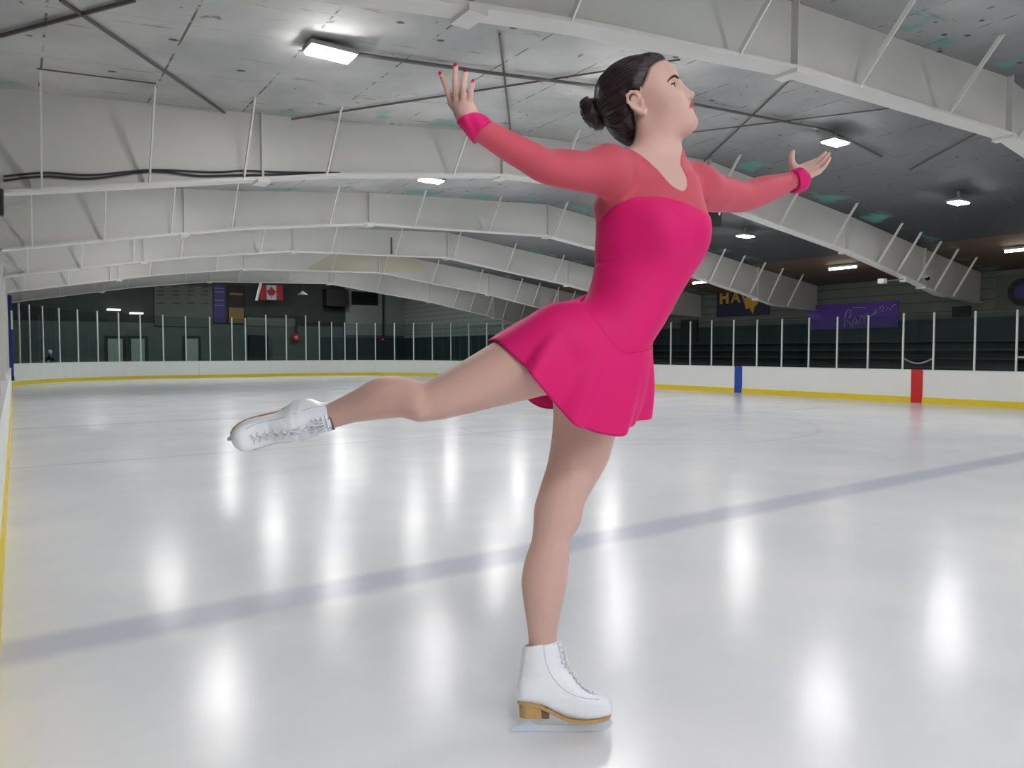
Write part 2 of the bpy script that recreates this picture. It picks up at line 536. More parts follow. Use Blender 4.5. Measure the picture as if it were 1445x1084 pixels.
# ---- roof frames ----------------------------------------------------
M_frame = mat('frame_paint', srgb(206, 205, 201), .55, noise=(1.3, .07))
M_flange = mat('flange_paint', srgb(214, 213, 209), .5, noise=(2, .05))
M_brace = mat('brace_paint', srgb(222, 222, 219), .5)
BR = [.19, .89, 1.6, 2.31, 3.6, 4.9, 6.2, 7.5, 8.85, 10.16, 11.44, 12.04, 12.7, 13.3, 14.0]
ST = [1.76, 4.2, 7.4, 10.6, 13.0]
flabs = ['white roof frame nearest the camera, crossing the top right above the skater',
         'white roof frame behind the outstretched arms, carrying black cables on its left',
         'white roof frame next beyond the one with black cables on its web',
         'white roof frame third beyond the arms with a leak stain at its middle',
         'white roof frame next to last, with a yellowed patch near its ridge',
         'farthest white roof frame, shaded, just in front of the dark end bay']
xs = sorted(set([a for a, b in FLAN]+[x/2 for x in range(0, 30)]))
for k, fy in enumerate(FY):
    FL = FLAN_NEAR if k == 0 else FLAN
    e = empty('roof_frame', (7.4, fy, 2.0), flabs[k], 'roof beam', 'white steel roof frames')
    rows = []
    for y in (fy-.008, fy+.008):
        rows.append([(x, y, lerp(FL, x)) for x in xs]+[(x, y, lerp(ROOF, x)+.02) for x in xs[::-1]])
    m = MB().grid(rows, True); n = len(rows[0]); m.f += [tuple(range(n)), tuple(range(n, 2*n))[::-1]]
    part(m, 'web', M_frame, e)
    rows = []
    for x in xs:
        z = lerp(FL, x)
        rows.append([(x, fy-.075, z), (x, fy+.075, z), (x, fy+.075, z-.022), (x, fy-.075, z-.022)])
    m = MB().grid(rows, True); i = 4*(len(xs)-1); m.f += [(0, 1, 2, 3), (i+3, i+2, i+1, i)]
    part(m, 'bottom_flange', M_flange, e)
    for x in BR:
        if fy < 4 and x < 1.2: continue
        z0 = lerp(FL, x); z1 = lerp(ROOF, x)
        part(MB().bar((x, fy-.06, z0-.01), (x, fy-.44, z1+.01), .035, .012, (1, 0, 0)), 'flange_brace', M_brace, e)
    for x in ST:
        z0 = lerp(FL, x); z1 = lerp(ROOF, x)
        part(MB().box((x-.008, fy-.06, z0), (x+.008, fy-.008, z1)), 'stiffener', M_frame, e)
        part(MB().box((x-.05, fy-.085, z0-.05), (x+.05, fy+.085, z0-.018)), 'splice_plate', M_flange, e)
    # left column and right column
    part(MB().box((-.23, fy-.075, -.08), (-.09, fy+.075, lerp(FL, -.1)+.05)), 'column', M_frame, e)
    if k == 3:
        part(MB().obox((6.15, fy-.011, 2.98), ((1, 0, 0), (0, 1, 0), (0, 0, 1)), (.018, .003, .17)), 'leak_stain', mat('rust_stain', srgb(112, 96, 80), .8), e)
    if k == 4:
        pts = [(5.6, 2.83), (6.3, 3.27), (8.3, 3.27), (8.7, 3.1), (8.5, 2.9), (7.4, 2.87)]
        part(MB().prism(pts, lambda u, v, t: (u, t, v), fy-.012, fy-.008), 'yellowed_patch', mat('yellowed_paint', srgb(196, 190, 172), .6), e)

# ---- cables along the frame web, rods and conduits under the ceiling --
M_cable = mat('black_cable', srgb(52, 52, 58), .6)
M_rod = mat('rod_steel', srgb(92, 88, 84), .6)
def crv(K, n=6):
    out = []
    for i in range(len(K)-1):
        p0, p1, p2_, p3_ = K[max(i-1, 0)], K[i], K[i+1], K[min(i+2, len(K)-1)]
        for j in range(n):
            t = j/n
            out.append(.5*((2*p1)+(p2_-p0)*t+(2*p0-5*p1+4*p2_-p3_)*t*t+(3*p1-p0-3*p2_+p3_)*t**3))
    return out+[K[-1]]
def web_pt(px, py, fy, dy=-.02):
    r = ray(px, py); t = (fy+dy-CAM.y)/r.y
    return CAM+r*t
for nm_i, (ptsx, lab) in enumerate([
        ([(5, 252), (62, 247), (130, 250), (215, 243), (300, 246), (345, 244), (400, 246), (480, 247)], 'upper black cable sagging along the web of the cable-carrying roof frame'),
        ([(5, 258), (62, 252), (130, 255), (215, 245), (280, 251), (345, 250), (420, 249), (500, 248)], 'lower black cable sagging along the web of the cable-carrying roof frame')]):
    o = MB().tube(crv([web_pt(a, b-3, FY[1], -.025) for a, b in ptsx]), .008, 6).build('cable', M_cable)
    tag(o, lab, 'cable', 'black cables on the roof frame')
rods = [((0, 51), (190, 0), .012, 'thick dark rod crossing the top left corner of the ceiling'),
        ((85, 0), (330, 168), .010, 'long dark rod slanting down right across the upper left ceiling'),
        ((400, 170), (960, 84), .008, 'thin dark rod running behind the raised fingers towards the hair'),
        ((705, 48), (721, 190), .008, 'short dark rod standing upright between the hand and the hair bun'),
        ((1120, 108), (985, 236), .008, 'thin dark rod slanting down left beyond the face'),
        ((975, 187), (1255, 153), .007, 'thin dark rod nearly level beyond the chin, above the palm'),
        ((1385, 185), (1284, 240), .009, 'dark rod slanting down to the V joint on the dark right ceiling'),
        ((52, 97), (220, 118), .005, 'thin rusty wire over the two leftmost braces')]
for a, b, r, lab in rods:
    p = [roofpt(a[0]+(b[0]-a[0])*t/8, a[1]+(b[1]-a[1])*t/8, .02) for t in range(9)]
    o = MB().tube(p, r, 6).build('ceiling_rod', M_rod)
    tag(o, lab, 'rod', 'dark rods under the ceiling')
p = [(x, 4.62, lerp(ROOF, x)-.04) for x in (1.9, 3, 4.2, 5.8, 7.4, 8.5)]
tag(MB().tube(p, .014, 8).build('conduit', mat('conduit_grey', srgb(104, 102, 98), .5)), 'thick grey conduit joining the near ceiling lamps behind the head', 'conduit')

# ---- lamps ----------------------------------------------------------
M_lamp = mat('lamp_glow', (1, 1, 1, 1), .5, emit=((1.0, .99, .98, 1), LAMP))
M_endfill = mat('end_fill_glow', (1, 1, 1, 1), .5, emit=((.93, 1.0, .97, 1), ENDFILL))
M_tube = mat('tube_glow', (1, 1, 1, 1), .5, emit=((1.0, .86, .70, 1), TUBE))
M_lh = mat('lamp_housing', srgb(150, 152, 150), .5)
LX = [1.74, 4.3, 7.5, 10.4]
LY = [-4.8, -2.2, -.6, 1.2, 4.6, 8.0, 11.4, 14.8, 18.2]
labs = {(1.74, 4.6): 'bright rectangular ceiling lamp above left of the raised hand', (7.5, 4.6): 'bright ceiling lamp just above the upturned palm',
        (10.4, 4.6): 'bright ceiling lamp on the dark ceiling at the far right', (10.4, 8.0): 'bright lamp on the dark ceiling below the right forearm',
        (4.3, 8.0): 'ceiling lamp low behind the cabled frame left of the elbow', (10.4, 14.8): 'small far lamp over the raised thigh, tucked under the far frames'}
bayn = ['added unseen in the lobby end bay', 'added unseen in the bay behind the camera', 'added unseen just behind the camera', 'of the bay overhead of the camera', 'of the nearest bay', 'of the second bay', 'of the third bay', 'of the fourth bay', 'of the farthest lit bay']
rown = ['leftmost main', 'left middle main', 'ridge', 'right', 'extra wall side', 'extra left', 'extra right']
for j, y in enumerate(LY):
    for i, x in (enumerate(LX) if y > 2 else ((1, 4.3), (2, 7.5), (3, 10.4)) if y > 0 else ((4, .25),) if y > -1 else ((4, .25), (0, 1.74), (5, 3.0))):  # rows behind the camera are added, unseen, to light the skater's front
        if (x, y) in SKIPLAMPS: continue
        z = lerp(ROOF, x)-(.07 if x < 2 else .15)
        e = empty('ceiling_or_added_lamp', (x, y, z), labs.get((x, y), 'bright ceiling lamp, %s one %s' % (rown[i], bayn[j])), 'lamp', 'bright ceiling lamps over the ice, with added unseen ones')
        part(MB().box((x-.16, y-.09, z), (x+.16, y+.09, z+.035)), 'housing', M_lh, e, bevel=.008)
        part(MB().box((x-.14, y-.075, z-.012), (x+.14, y+.075, z+.002)), 'diffuser', M_lamp, e)
        part(MB().box((x-.015, y-.015, z+.03), (x+.015, y+.015, lerp(ROOF, x)+.01)), 'stem', M_lh, e)
for x, y in ((2.2, 24.2), (6.5, 24.2), (10.8, 24.2), (2.2, 28.0), (6.5, 28.0), (10.8, 28.0)):  # lamps added out of sight behind the frames to brighten the far end
    e = empty('ceiling_or_added_lamp', (x, y, 4.1), 'added unseen lamp in the dark end bay, %s of its %s row' % ({2.2: 'left', 6.5: 'middle', 10.8: 'right'}[x], {24.2: 'nearer', 28.0: 'farther'}[y]), 'lamp', 'added unseen lamps of the end bay')
    part(MB().box((x-.2, y-.1, 4.12), (x+.2, y+.1, 4.2)), 'housing', M_lh, e)
    part(MB().box((x-.17, y-.08, 4.105), (x+.17, y+.08, 4.122)), 'diffuser', M_endfill, e)
for y, lab in ((4.95, 'warm tube lamp at the right edge over the stands'), (8.07, 'warm tube lamp over the purple banner'), (11.6, 'warm tube lamp left of the gold lettered banner')):
    x, z = 13.5, 2.56
    e = empty('tube_lamp', (x, y, z), lab, 'lamp', 'warm tube lamps over the stands')
    part(MB().box((x-.03, y-.3, z+.02), (x+.03, y+.3, z+.06)), 'housing', M_lh, e)
    part(MB().box((x-.01, y-.01, z+.05), (x+.01, y+.01, lerp(ROOF, x)+.01)), 'stem', M_lh, e)
    part(MB().tube([(x, y-.28, z), (x, y+.28, z)], .022, 8), 'tube', M_tube, e)

# ---- stands on the right --------------------------------------------
M_stand = mat('bleacher_teal', srgb(44, 62, 66), .6, noise=(3, .2))
M_stand2 = mat('bleacher_dark', srgb(26, 34, 37), .7)
e = empty('bleachers', (14.3, 10, 0), 'dark teal tiered bleachers behind the right side glass', 'bleachers')
for k in range(6):
    x0 = 13.75+k*.24; z0 = .28+k*.17
    part(MB().box((x0, -2, z0-.03), (x0+.17, 20, z0)), 'seat_plank', M_stand, e)
    part(MB().box((x0+.17, -2, z0-.25), (x0+.24, 20, z0-.02)), 'riser', M_stand2, e)
# rails and signs seen on the glass side
M_rail = mat('white_rail', srgb(222, 224, 222), .4)
q = at_plane(1274, 505, (1, 0, 0), XR+.2); q2 = at_plane(1317, 505, (1, 0, 0), XR+.2)
pts = []
for k in range(9):
    t = k/8; y = q.y+(q2.y-q.y)*t
    pts.append((XR+.2, y, q.z-.10*math.sin(math.pi*t)))
tag(MB().tube(pts, .014, 6).build('rope', M_rail), 'white rope sagging between two glass posts above the red stripe', 'rope')
q = at_plane(1436, 504, (1, 0, 0), XR+.2)
tag(MB().box((XR+.19, q.y-.6, q.z-.012), (XR+.21, q.y, q.z+.012)).build('gate_rail', M_rail), 'short white level rail at the right edge behind the last post', 'rail')
# ---- banners ---------------------------------------------------------
def text(name, body, m, size, M4, parent, bold=0.0):
    cu = bpy.data.curves.new(name, 'FONT'); cu.body = body; cu.size = size; cu.extrude = .002; cu.offset = bold
    cu.align_x = 'CENTER'; cu.align_y = 'CENTER'
    to = bpy.data.objects.new(name+'_tmp', cu); COL.objects.link(to)
    bpy.context.view_layer.update()
    me = bpy.data.meshes.new_from_object(to.evaluated_get(bpy.context.evaluated_depsgraph_get()))
    bpy.data.objects.remove(to)
    me.transform(M4)
    me.materials.clear(); me.materials.append(m)
    o = bpy.data.objects.new(name, me); COL.objects.link(o); o.parent = parent
    return o
RW = Matrix(((0, 0, -1), (-1, 0, 0), (0, 1, 0))).to_4x4()     # text facing -X, reading towards -Y
EW = Matrix(((1, 0, 0), (0, 0, -1), (0, 1, 0))).to_4x4()      # text facing -Y, reading towards +X
M_purple = mat('banner_purple', srgb(92, 62, 160), .6, noise=(3, .12))
M_line = mat('banner_silver', srgb(176, 170, 196), .5)
xb = XW-.03
a = at_plane(1140, 430, (1, 0, 0), xb); b = at_plane(1268, 424, (1, 0, 0), xb); cc = at_plane(1268, 462, (1, 0, 0), xb)
e = empty('banner', (xb, (a.y+b.y)/2, cc.z), 'wide purple banner with silver script lettering on the right wall', 'banner')
part(MB().box((xb-.01, b.y, cc.z), (xb+.015, a.y, b.z)), 'cloth', M_purple, e)
def strokes(lst, r, m, nm, parent):
    for st in lst:
        P_ = [at_plane(x, y, (1, 0, 0), xb-.016) for x, y in st]
        part(MB().tube(P_, r, 5), nm, m, parent)
strokes([[(1191, 462), (1192, 450), (1194, 441), (1197, 437), (1201, 438), (1201, 443), (1198, 449), (1195, 451), (1199, 456), (1203, 461)],
         [(1204, 458), (1204, 452), (1207, 448), (1209, 452), (1207, 458), (1210, 458), (1211, 452)],
         [(1213, 458), (1214, 448), (1217, 445), (1219, 448), (1219, 456), (1221, 447), (1224, 444), (1226, 448), (1226, 455)],
         [(1229, 446), (1233, 443), (1236, 437), (1238, 440), (1233, 444)],
         [(1241, 436), (1245, 431), (1247, 434), (1245, 440)],
         [(1250, 438), (1253, 433), (1256, 438), (1260, 431), (1264, 430)],
         [(1203, 434), (1208, 434), (1221, 434)]], .010, M_line, 'script_stroke', e)
a = at_plane(1012, 410, (1, 0, 0), xb); b = at_plane(1086, 412, (1, 0, 0), xb); cc = at_plane(1050, 446, (1, 0, 0), xb)
M_navy = mat('banner_navy', srgb(34, 38, 62), .6, noise=(4, .2)); M_gold = mat('banner_gold', srgb(196, 150, 48), .5)
e = empty('banner', (xb, (a.y+b.y)/2, cc.z), 'dark navy banner with gold letters on the wall behind the second frame', 'banner')
part(MB().box((xb-.01, b.y, cc.z), (xb+.015, a.y, a.z)), 'cloth', M_navy, e)
def rwtext(body, px, py, size, m, nm, parent, bold=.004):
    q = at_plane(px, py, (1, 0, 0), xb-.014)
    M4 = Matrix.Translation(q-parent.location) @ RW
    return text(nm, body, m, size, M4, parent, bold)
rwtext('H', 1022, 421, .42, M_gold, 'gold_letter', e, .02)
rwtext('A', 1038, 420, .40, M_gold, 'gold_letter', e, .01)
rwtext('W', 1056, 422, .40, M_gold, 'gold_letter', e, .01)
q = at_plane(1060, 430, (1, 0, 0), xb-.012)
part(MB().prism([(-.2, .1), (-.08, .2), (.05, .12), (.22, .22), (.2, .02), (.1, -.06), (.06, -.24), (-.04, -.08), (-.16, -.1)], lambda u, v, t: (t, q.y-u, q.z+v), xb-.02, xb-.009), 'gold_emblem', M_gold, e)
# round crest at the right edge
q = at_plane(1444, 412, (1, 0, 0), xb)
e = empty('wall_crest', (xb, q.y, q.z), 'round dark crest on a grey board, cut by the right edge', 'crest')
part(MB().box((xb-.005, q.y-.45, q.z-.33), (xb+.02, q.y+.45, q.z+.33)), 'board', mat('crest_board', srgb(88, 92, 90), .7), e)
rg = [(q.y+.25*math.cos(2*math.pi*k/40), q.z+.25*math.sin(2*math.pi*k/40)) for k in range(40)]
part(MB().prism(rg, lambda u, v, t: (t, u, v), xb-.02, xb-.004), 'crest_disc', mat('crest_dark', srgb(26, 28, 40), .6), e)
part(MB().prism([(q.y+.14*math.cos(2*math.pi*k/24), q.z+.14*math.sin(2*math.pi*k/24)) for k in range(24)], lambda u, v, t: (t, u, v), xb-.026, xb-.019), 'crest_centre', mat('crest_purple', srgb(70, 60, 120), .6), e)
# dark doorway / boxes on right wall
for nm, lab, cat_, px0, px1, py0, py1 in (('electrical_box', 'dark box on the wall right of the white frame end', 'box', 1345, 1369, 433, 447), ('doorway_curtain', 'dark recess curtain in the far right wall by the skater waist', 'curtain', 962, 984, 452, 482)):
    a = at_plane(px0, py0, (1, 0, 0), xb); b = at_plane(px1, py1, (1, 0, 0), xb)
    tag(MB().box((xb-.04, b.y, b.z), (xb+.03, a.y, a.z)).build(nm, M_stand2), lab, cat_)
# camera on frame and white box light
q = at_plane(1308, 393, (0, 1, 0), FY[1]-.10)
e = empty('security_camera', q, 'white dome security camera on the right end of the cabled frame', 'camera')
part(MB().box((q.x-.05, q.y-.03, q.z+.01), (q.x+.05, q.y+.09, q.z+.06)), 'mount', M_rail, e)
part(MB().ball((q.x, q.y-.01, q.z), .038), 'dome', mat('dome_dark', srgb(22, 22, 24), .2), e, smooth=True)
q = at_plane(1277, 394, (0, 1, 0), FY[1]-.02); q2 = at_plane(1245, 397, (0, 1, 0), FY[1]-.02)
e = empty('floodlight', q, 'small white floodlight on an arm left of the right frame end', 'floodlight')
part(MB().bar(q2, q, .02, .02), 'arm', mat('arm_brass', srgb(170, 150, 110), .5), e)
part(MB().box((q2.x-.05, q2.y-.05, q2.z-.035), (q2.x+.05, q2.y+.05, q2.z+.04)), 'head', M_rail, e)
part(MB().box((q.x-.06, q.y-.05, q.z-.045), (q.x+.06, q.y+.06, q.z+.045)), 'junction_box', M_rail, e)

# ---- speaker hung behind the chest, device on left column -------------
q = at_t(1001, 308, 9.4)
M_blk = mat('speaker_black', srgb(24, 24, 26), .5)
e = empty('speaker', (q.x, q.y, q.z-.12), 'black loudspeaker hanging from the ceiling behind the right arm', 'speaker')
ax = (rt, f0, zz)
part(MB().obox(q, ax, (.14, .1, .12)), 'cabinet', M_blk, e, bevel=.01)
part(MB().obox(q-f0*.102+rt*.03, ax, (.09, .004, .10)), 'grille', mat('speaker_grille', srgb(40, 40, 42), .8), e)
part(MB().obox(q-f0*.104+rt*.10+zz*.05, ax, (.012, .004, .03)), 'tag', M_rail, e)
part(MB().tube([q+zz*.1, (q.x, q.y, lerp(ROOF, q.x)+.01)], .012, 6), 'hanger', M_blk, e)
q = web_pt(-2, 280, FY[1], -.12)
e = empty('wall_device', (q.x, q.y, q.z), 'black box fixed to the column at the left edge', 'device')
part(MB().box((-.15, q.y-.06, q.z-.12), (-.035, q.y+.04, q.z+.06)), 'case', M_blk, e, bevel=.01)
part(MB().box((-.15, q.y-.02, q.z+.05), (-.07, q.y+.02, q.z+.28)), 'cable_cover', M_blk, e)

# ---- left edge: blue padded post ---------------------------------------
q = at_plane(13.5, 480, (0, 1, 0), 17.5)
e = empty('padded_post', (q.x, 17.5, .59), 'tall dark blue padded post at the far left edge', 'post')
part(MB().box((q.x-.115, 17.4, .40), (q.x+.055, 17.6, 2.03)), 'pad', mat('pad_blue', srgb(34, 44, 120), .6), e, bevel=.02)
part(MB().box((q.x-.12, 17.39, .33), (q.x+.06, 17.61, .42)), 'base', M_stand2, e)
part(MB().box((q.x+.03, 17.38, 1.35), (q.x+.062, 17.40, 1.72)), 'white_label', M_rail, e)

# ---- far end wall furniture ----------------------------------------------
def ew(px, py, off=0.0):
    return at_plane(px, py, (0, 1, 0), 31.0-off)
def ew_box(px0, py0, px1, py1, off, th):
    a = ew(px0, py0, off); b = ew(px1, py1, off)
    return MB().box((a.x, 31.0-off-th, b.z), (b.x, 31.0-off, a.z))
M_door = mat('door_paint', srgb(160, 166, 160), .6); M_df = mat('door_frame', srgb(40, 44, 43), .6)
for i, (x0, x1, lab) in enumerate(((149, 175, 'leftmost grey door on the far wall'), (182, 206, 'middle grey door on the far wall'), (259, 281, 'grey door under the pale panel on the far wall'))):
    a = ew(x0, 476); b = ew(x1, 476)
    o = empty('door_%d' % (i+1), (a.x, 31, 0), kind='structure')
    L_ = o
    part(MB().box((a.x-.05, 30.94, -.1), (b.x+.05, 31.0, a.z+.06)), 'door_frame', M_df, o)
    part(MB().box((a.x+.06, 30.92, -.1), (b.x-.06, 30.955, a.z-.05)), 'door_leaf', M_door, o)
    part(MB().ball((b.x-.14, 30.9, .5), .03), 'door_knob', M_rail, o)
# pale record board with rows of names
M_pale = mat('record_board', srgb(84, 88, 85), .7, noise=(5, .12)); M_ink = mat('faint_print', srgb(52, 55, 54), .8)
e0 = ew(260, 460)
e = empty('record_board', (e0.x, 31, e0.z), 'large pale record board with faint print on the far wall', 'board')
part(ew_box(217, 401, 300, 462, 0.0, .05), 'panel', M_pale, e)
for cx_ in (227, 248, 269, 289):
    for cy_ in (405, 411, 416, 428):
        part(ew_box(cx_-4.5, cy_-.9, cx_+4.5, cy_+.9, .05, .01), 'print_line', M_ink, e)
M_vio = mat('pennant_violet', srgb(62, 56, 104), .7); M_gb = mat('pennant_dark', srgb(44, 34, 34), .7); M_gd = mat('pennant_gold', srgb(128, 104, 62), .7)
e0 = ew(309, 455)
e = empty('banner', (e0.x, 31, e0.z), 'narrow dark violet hanging banner on the far wall', 'banner')
part(ew_box(301, 402, 318, 456, 0.0, .06), 'cloth', M_vio, e)
for cy_ in (407, 412, 424, 431): part(ew_box(303, cy_-1, 316, cy_+1, .06, .01), 'print_line', mat('violet_print', srgb(112, 106, 150), .7), e)
e0 = ew(333, 455)
e = empty('banner', (e0.x, 31, e0.z), 'dark hanging banner with a gold lower half on the far wall', 'banner')
part(ew_box(321, 402, 346, 458, 0.0, .06), 'cloth', M_gb, e)
part(ew_box(323, 434, 344, 456, .06, .012), 'gold_panel', M_gd, e)
part(ew_box(324, 413, 343, 417, .06, .012), 'print_line', M_gd, e)
# flag
M_fr = mat('flag_red', srgb(176, 34, 48), .7); M_fw = mat('flag_white', srgb(190, 192, 190), .7)
e0 = ew(382, 424, .6)
e = empty('flag', (e0.x, 30.4, e0.z), 'red and white maple leaf flag hanging high on the far wall', 'flag')
part(ew_box(366.5, 402, 376, 423.5, .6, .02), 'red_band', M_fr, e)
part(ew_box(376, 402, 390, 423.5, .6, .02), 'white_band', M_fw, e)
part(ew_box(390, 402, 399, 423.5, .6, .02), 'red_band', M_fr, e)
half = [(0, 1), (.18, .62), (.42, .74), (.36, .32), (.62, .52), (.70, .38), (.98, .42), (.86, .16), (.98, .06), (.52, -.34), (.56, -.5), (.06, -.44), (.05, -.95)]
leaf = half+[(-u, v) for u, v in half[::-1] if u > 0]
qc = ew(383, 413, .625)
part(MB().prism(leaf, lambda u, v, t: (qc.x+u*.19, t, qc.z+v*.25), 30.36, 30.385), 'maple_leaf', M_fr, e)
part(MB().tube([ew(364, 402, .6), ew(402, 402, .6), ], .02, 6), 'flag_rod', M_df, e)
part(MB().tube([ew(383, 402, .6), Vector((qc.x, 30.4, 4.21))], .015, 6), 'hanger', M_df, e)
# slanting white pole
a = ew(371, 388, 3.5); b = ew(362, 424, 3.5)
tag(MB().tube([a, (a.x, a.y, 4.21)], .03, 6).tube([a, b], .05, 6).build('hanging_pole', M_rail), 'slanting pale pole hanging left of the flag', 'pole')
# plain light roller door with frame
a = ew(348, 448); b = ew(416, 476)
e = empty('roller_door', (a.x, 31, 0), 'wide pale roller shutter with a dark frame below the flag', 'shutter')
part(MB().box((a.x, 30.95, 2.0), (b.x, 31.0, a.z)), 'shutter', mat('shutter_paint', srgb(108, 110, 104), .7, noise=(2, .1)), e)
part(MB().box((a.x-.05, 30.93, a.z), (b.x+.1, 31.0, a.z+.1)), 'lintel', M_df, e)
part(MB().box((b.x, 30.93, 1.6), (b.x+.1, 31.0, a.z)), 'jamb', M_df, e)
a = ew(349, 473); b = ew(376, 508)
tag(MB().box((a.x, 30.69, -.085), (b.x, 30.99, a.z)).build('dark_cabinet', M_stand2), 'dark cabinet standing below the roller shutter', 'cabinet')
# side block: window, box, pipes, red bells
e0 = ew(514, 432)
e = empty('window_1', (e0.x, 31, e0.z), kind='structure')
part(ew_box(493, 409, 536, 434, 0.0, .06), 'window_frame', mat('window_frame_grey', srgb(150, 154, 151), .6), e)
part(ew_box(495.5, 411, 533.5, 431.5, .055, .012), 'window_pane', mat('dark_pane', srgb(18, 22, 22), .1), e)
tag(ew_box(486, 404, 575, 474, -.05, .1).build('wall_upper', mat('upper_grey', srgb(150, 155, 153), .8, noise=(2, .06))), kind='structure')
tag(ew_box(455, 408, 486, 434, 0.0, .5).build('scoreboard', mat('scoreboard_dark', srgb(30, 28, 26), .6), bevel=.02), 'dark scoreboard box high on the far wall beside the window', 'scoreboard')
tag(ew_box(450, 476, 575, 510, -.02, .1).build('wall_lower', mat('lower_teal', srgb(46, 58, 64), .8, noise=(2, .15))), kind='structure')
for px, y0, y1, lab in ((485.5, 404, 508, 'tall black pipe left of the far window'), (540.5, 414, 474, 'black drop pipe right of the far window above a red disc')):
    a = ew(px, y0, .1); b = ew(px, y1, .1)
    tag(MB().tube([a, b], .05, 8).build('drop_pipe', M_df), lab, 'pipe')
for px, py, r, lab in ((417.5, 476, .17, 'larger red round sign with pale centre on the far wall'), (539.5, 479, .10, 'small red round sign at the foot of the black drop pipe')):
    q = ew(px, py, .16)
    e = empty('round_sign', (q.x, q.y, q.z), lab, 'sign', None)
    ci = lambda rr: [(q.x+rr*math.cos(2*math.pi*k/24), q.z+rr*math.sin(2*math.pi*k/24)) for k in range(24)]
    part(MB().prism(ci(r), lambda u, v, t: (u, t, v), q.y-.05, q.y+.16), 'disc', mat('sign_red', srgb(190, 40, 52), .6), e)
    part(MB().prism(ci(r*.4), lambda u, v, t: (u, t, v), q.y-.06, q.y-.05), 'centre', mat('sign_pale', srgb(220, 180, 180), .6), e)
tag(ew_box(489, 492, 496, 504, .02, .05).build('notice', M_door), 'small pale notice between two posts on the dark lower wall', 'notice')
tag(ew_box(592, 495, 600, 506, .02, .05).build('notice', M_door), 'small pale notice above the raised knee on the dark wall', 'notice')
q = ew(427, 411, 2.0)
e = empty('hanging_lamp', (q.x, q.y, q.z), 'unlit metal dome lamp hanging right of the flag', 'lamp')
part(MB().tube([q, (q.x, q.y, 4.21)], .02, 6), 'cord', M_df, e)
sh = [[(q.x+r*math.cos(2*math.pi*k/16), q.y+r*math.sin(2*math.pi*k/16), q.z-z) for k in range(16)] for r, z in ((.03, 0), (.10, .06), (.2, .12), (.2, .14))]
part(MB().grid(sh, True), 'shade', mat('shade_grey', srgb(168, 170, 168), .4), e, smooth=True)
for px, py, lab in ((161, 437, 'lamp reflection as a glowing strip, left one of the pair high on the far wall'), (193, 442, 'lamp reflection as a glowing strip, right one of the pair high on the far wall')):  # glowing strips stand in for lamps mirrored in the end glass
    q = ew(px, py, .3)
    tag(MB().box((q.x-.22, q.y-.05, q.z-.03), (q.x+.22, q.y+.3, q.z+.03)).build('lamp_reflection', mat('reflection_glow', (1, 1, 1, 1), .5, emit=((.9, 1, .97, 1), .7))), lab, 'lamp', 'lamp reflections as glowing strips on the far wall')
# ================================================================== SDF TOOLS
class Prim:
    __slots__ = ('fn', 'lo', 'hi', 'k', 'op')
    def __init__(s, fn, lo, hi, k=0.02, op='u'):
        s.fn = fn; s.lo = np.array(lo, float); s.hi = np.array(hi, float); s.k = k; s.op = op
def A(v): return np.array(tuple(v), float)
def cone(a, b, ra, rb, k=0.02, op='u'):
    a = A(a); b = A(b); ba = b-a; L2 = max(ba.dot(ba), 1e-12)
    def fn(P):
        t = np.clip(((P-a)@ba)/L2, 0, 1)
        return np.linalg.norm(P-a-t[:, None]*ba, axis=1)-(ra+(rb-ra)*t)
    r = max(ra, rb)
    return Prim(fn, np.minimum(a, b)-r, np.maximum(a, b)+r, k, op)
def chain(pts, rs, k=0.02, k0=None):
    out = []
    for i in range(len(pts)-1):
        out.append(cone(pts[i], pts[i+1], rs[i], rs[i+1], (k0 if (i == 0 and k0 is not None) else k)))
    return out
def limb(pts, rs, k=0.02, n=6):
    """one smooth tapering tube through the points"""
    K = np.array([A(p) for p in pts]); rs = np.array(rs, float); m = len(K); C = []; Rr = []
    for i in range(m-1):
        p0, p1, p2, p3 = K[max(i-1, 0)], K[i], K[i+1], K[min(i+2, m-1)]
        r0_, r1_, r2_, r3_ = rs[max(i-1, 0)], rs[i], rs[i+1], rs[min(i+2, m-1)]
        for j in range(n):
            t = j/n
            C.append(.5*((2*p1)+(-p0+p2)*t+(2*p0-5*p1+4*p2-p3)*t*t+(-p0+3*p1-3*p2+p3)*t**3))
            Rr.append(.5*((2*r1_)+(-r0_+r2_)*t+(2*r0_-5*r1_+4*r2_-r3_)*t*t+(-r0_+3*r1_-3*r2_+r3_)*t**3))
    C.append(K[-1]); Rr.append(rs[-1]); C = np.array(C); Rr = np.array(Rr)
    def fn(P):
        d = np.full(len(P), 9.0)
        for i in range(len(C)-1):
            ba = C[i+1]-C[i]
            t = np.clip(((P-C[i])@ba)/max(ba@ba, 1e-12), 0, 1)
            np.minimum(d, np.linalg.norm(P-C[i]-t[:, None]*ba, axis=1)-(Rr[i]+(Rr[i+1]-Rr[i])*t), out=d)
        return d
    r = Rr.max()
    return Prim(fn, C.min(0)-r, C.max(0)+r, k)
def ell(c, r, ax=None, k=0.02, op='u'):
    c = A(c); r = np.array(r, float)
    R = np.eye(3) if ax is None else np.array([A(x) for x in ax])
    def fn(P):
        q = (P-c)@R.T
        k0 = np.linalg.norm(q/r, axis=1); k1 = np.linalg.norm(q/(r*r), axis=1)
        return np.where(k1 < 1e-9, -r.min(), k0*(k0-1)/np.maximum(k1, 1e-9))
    e = np.sqrt(((R*r[:, None])**2).sum(0))
    return Prim(fn, c-e, c+e, k, op)
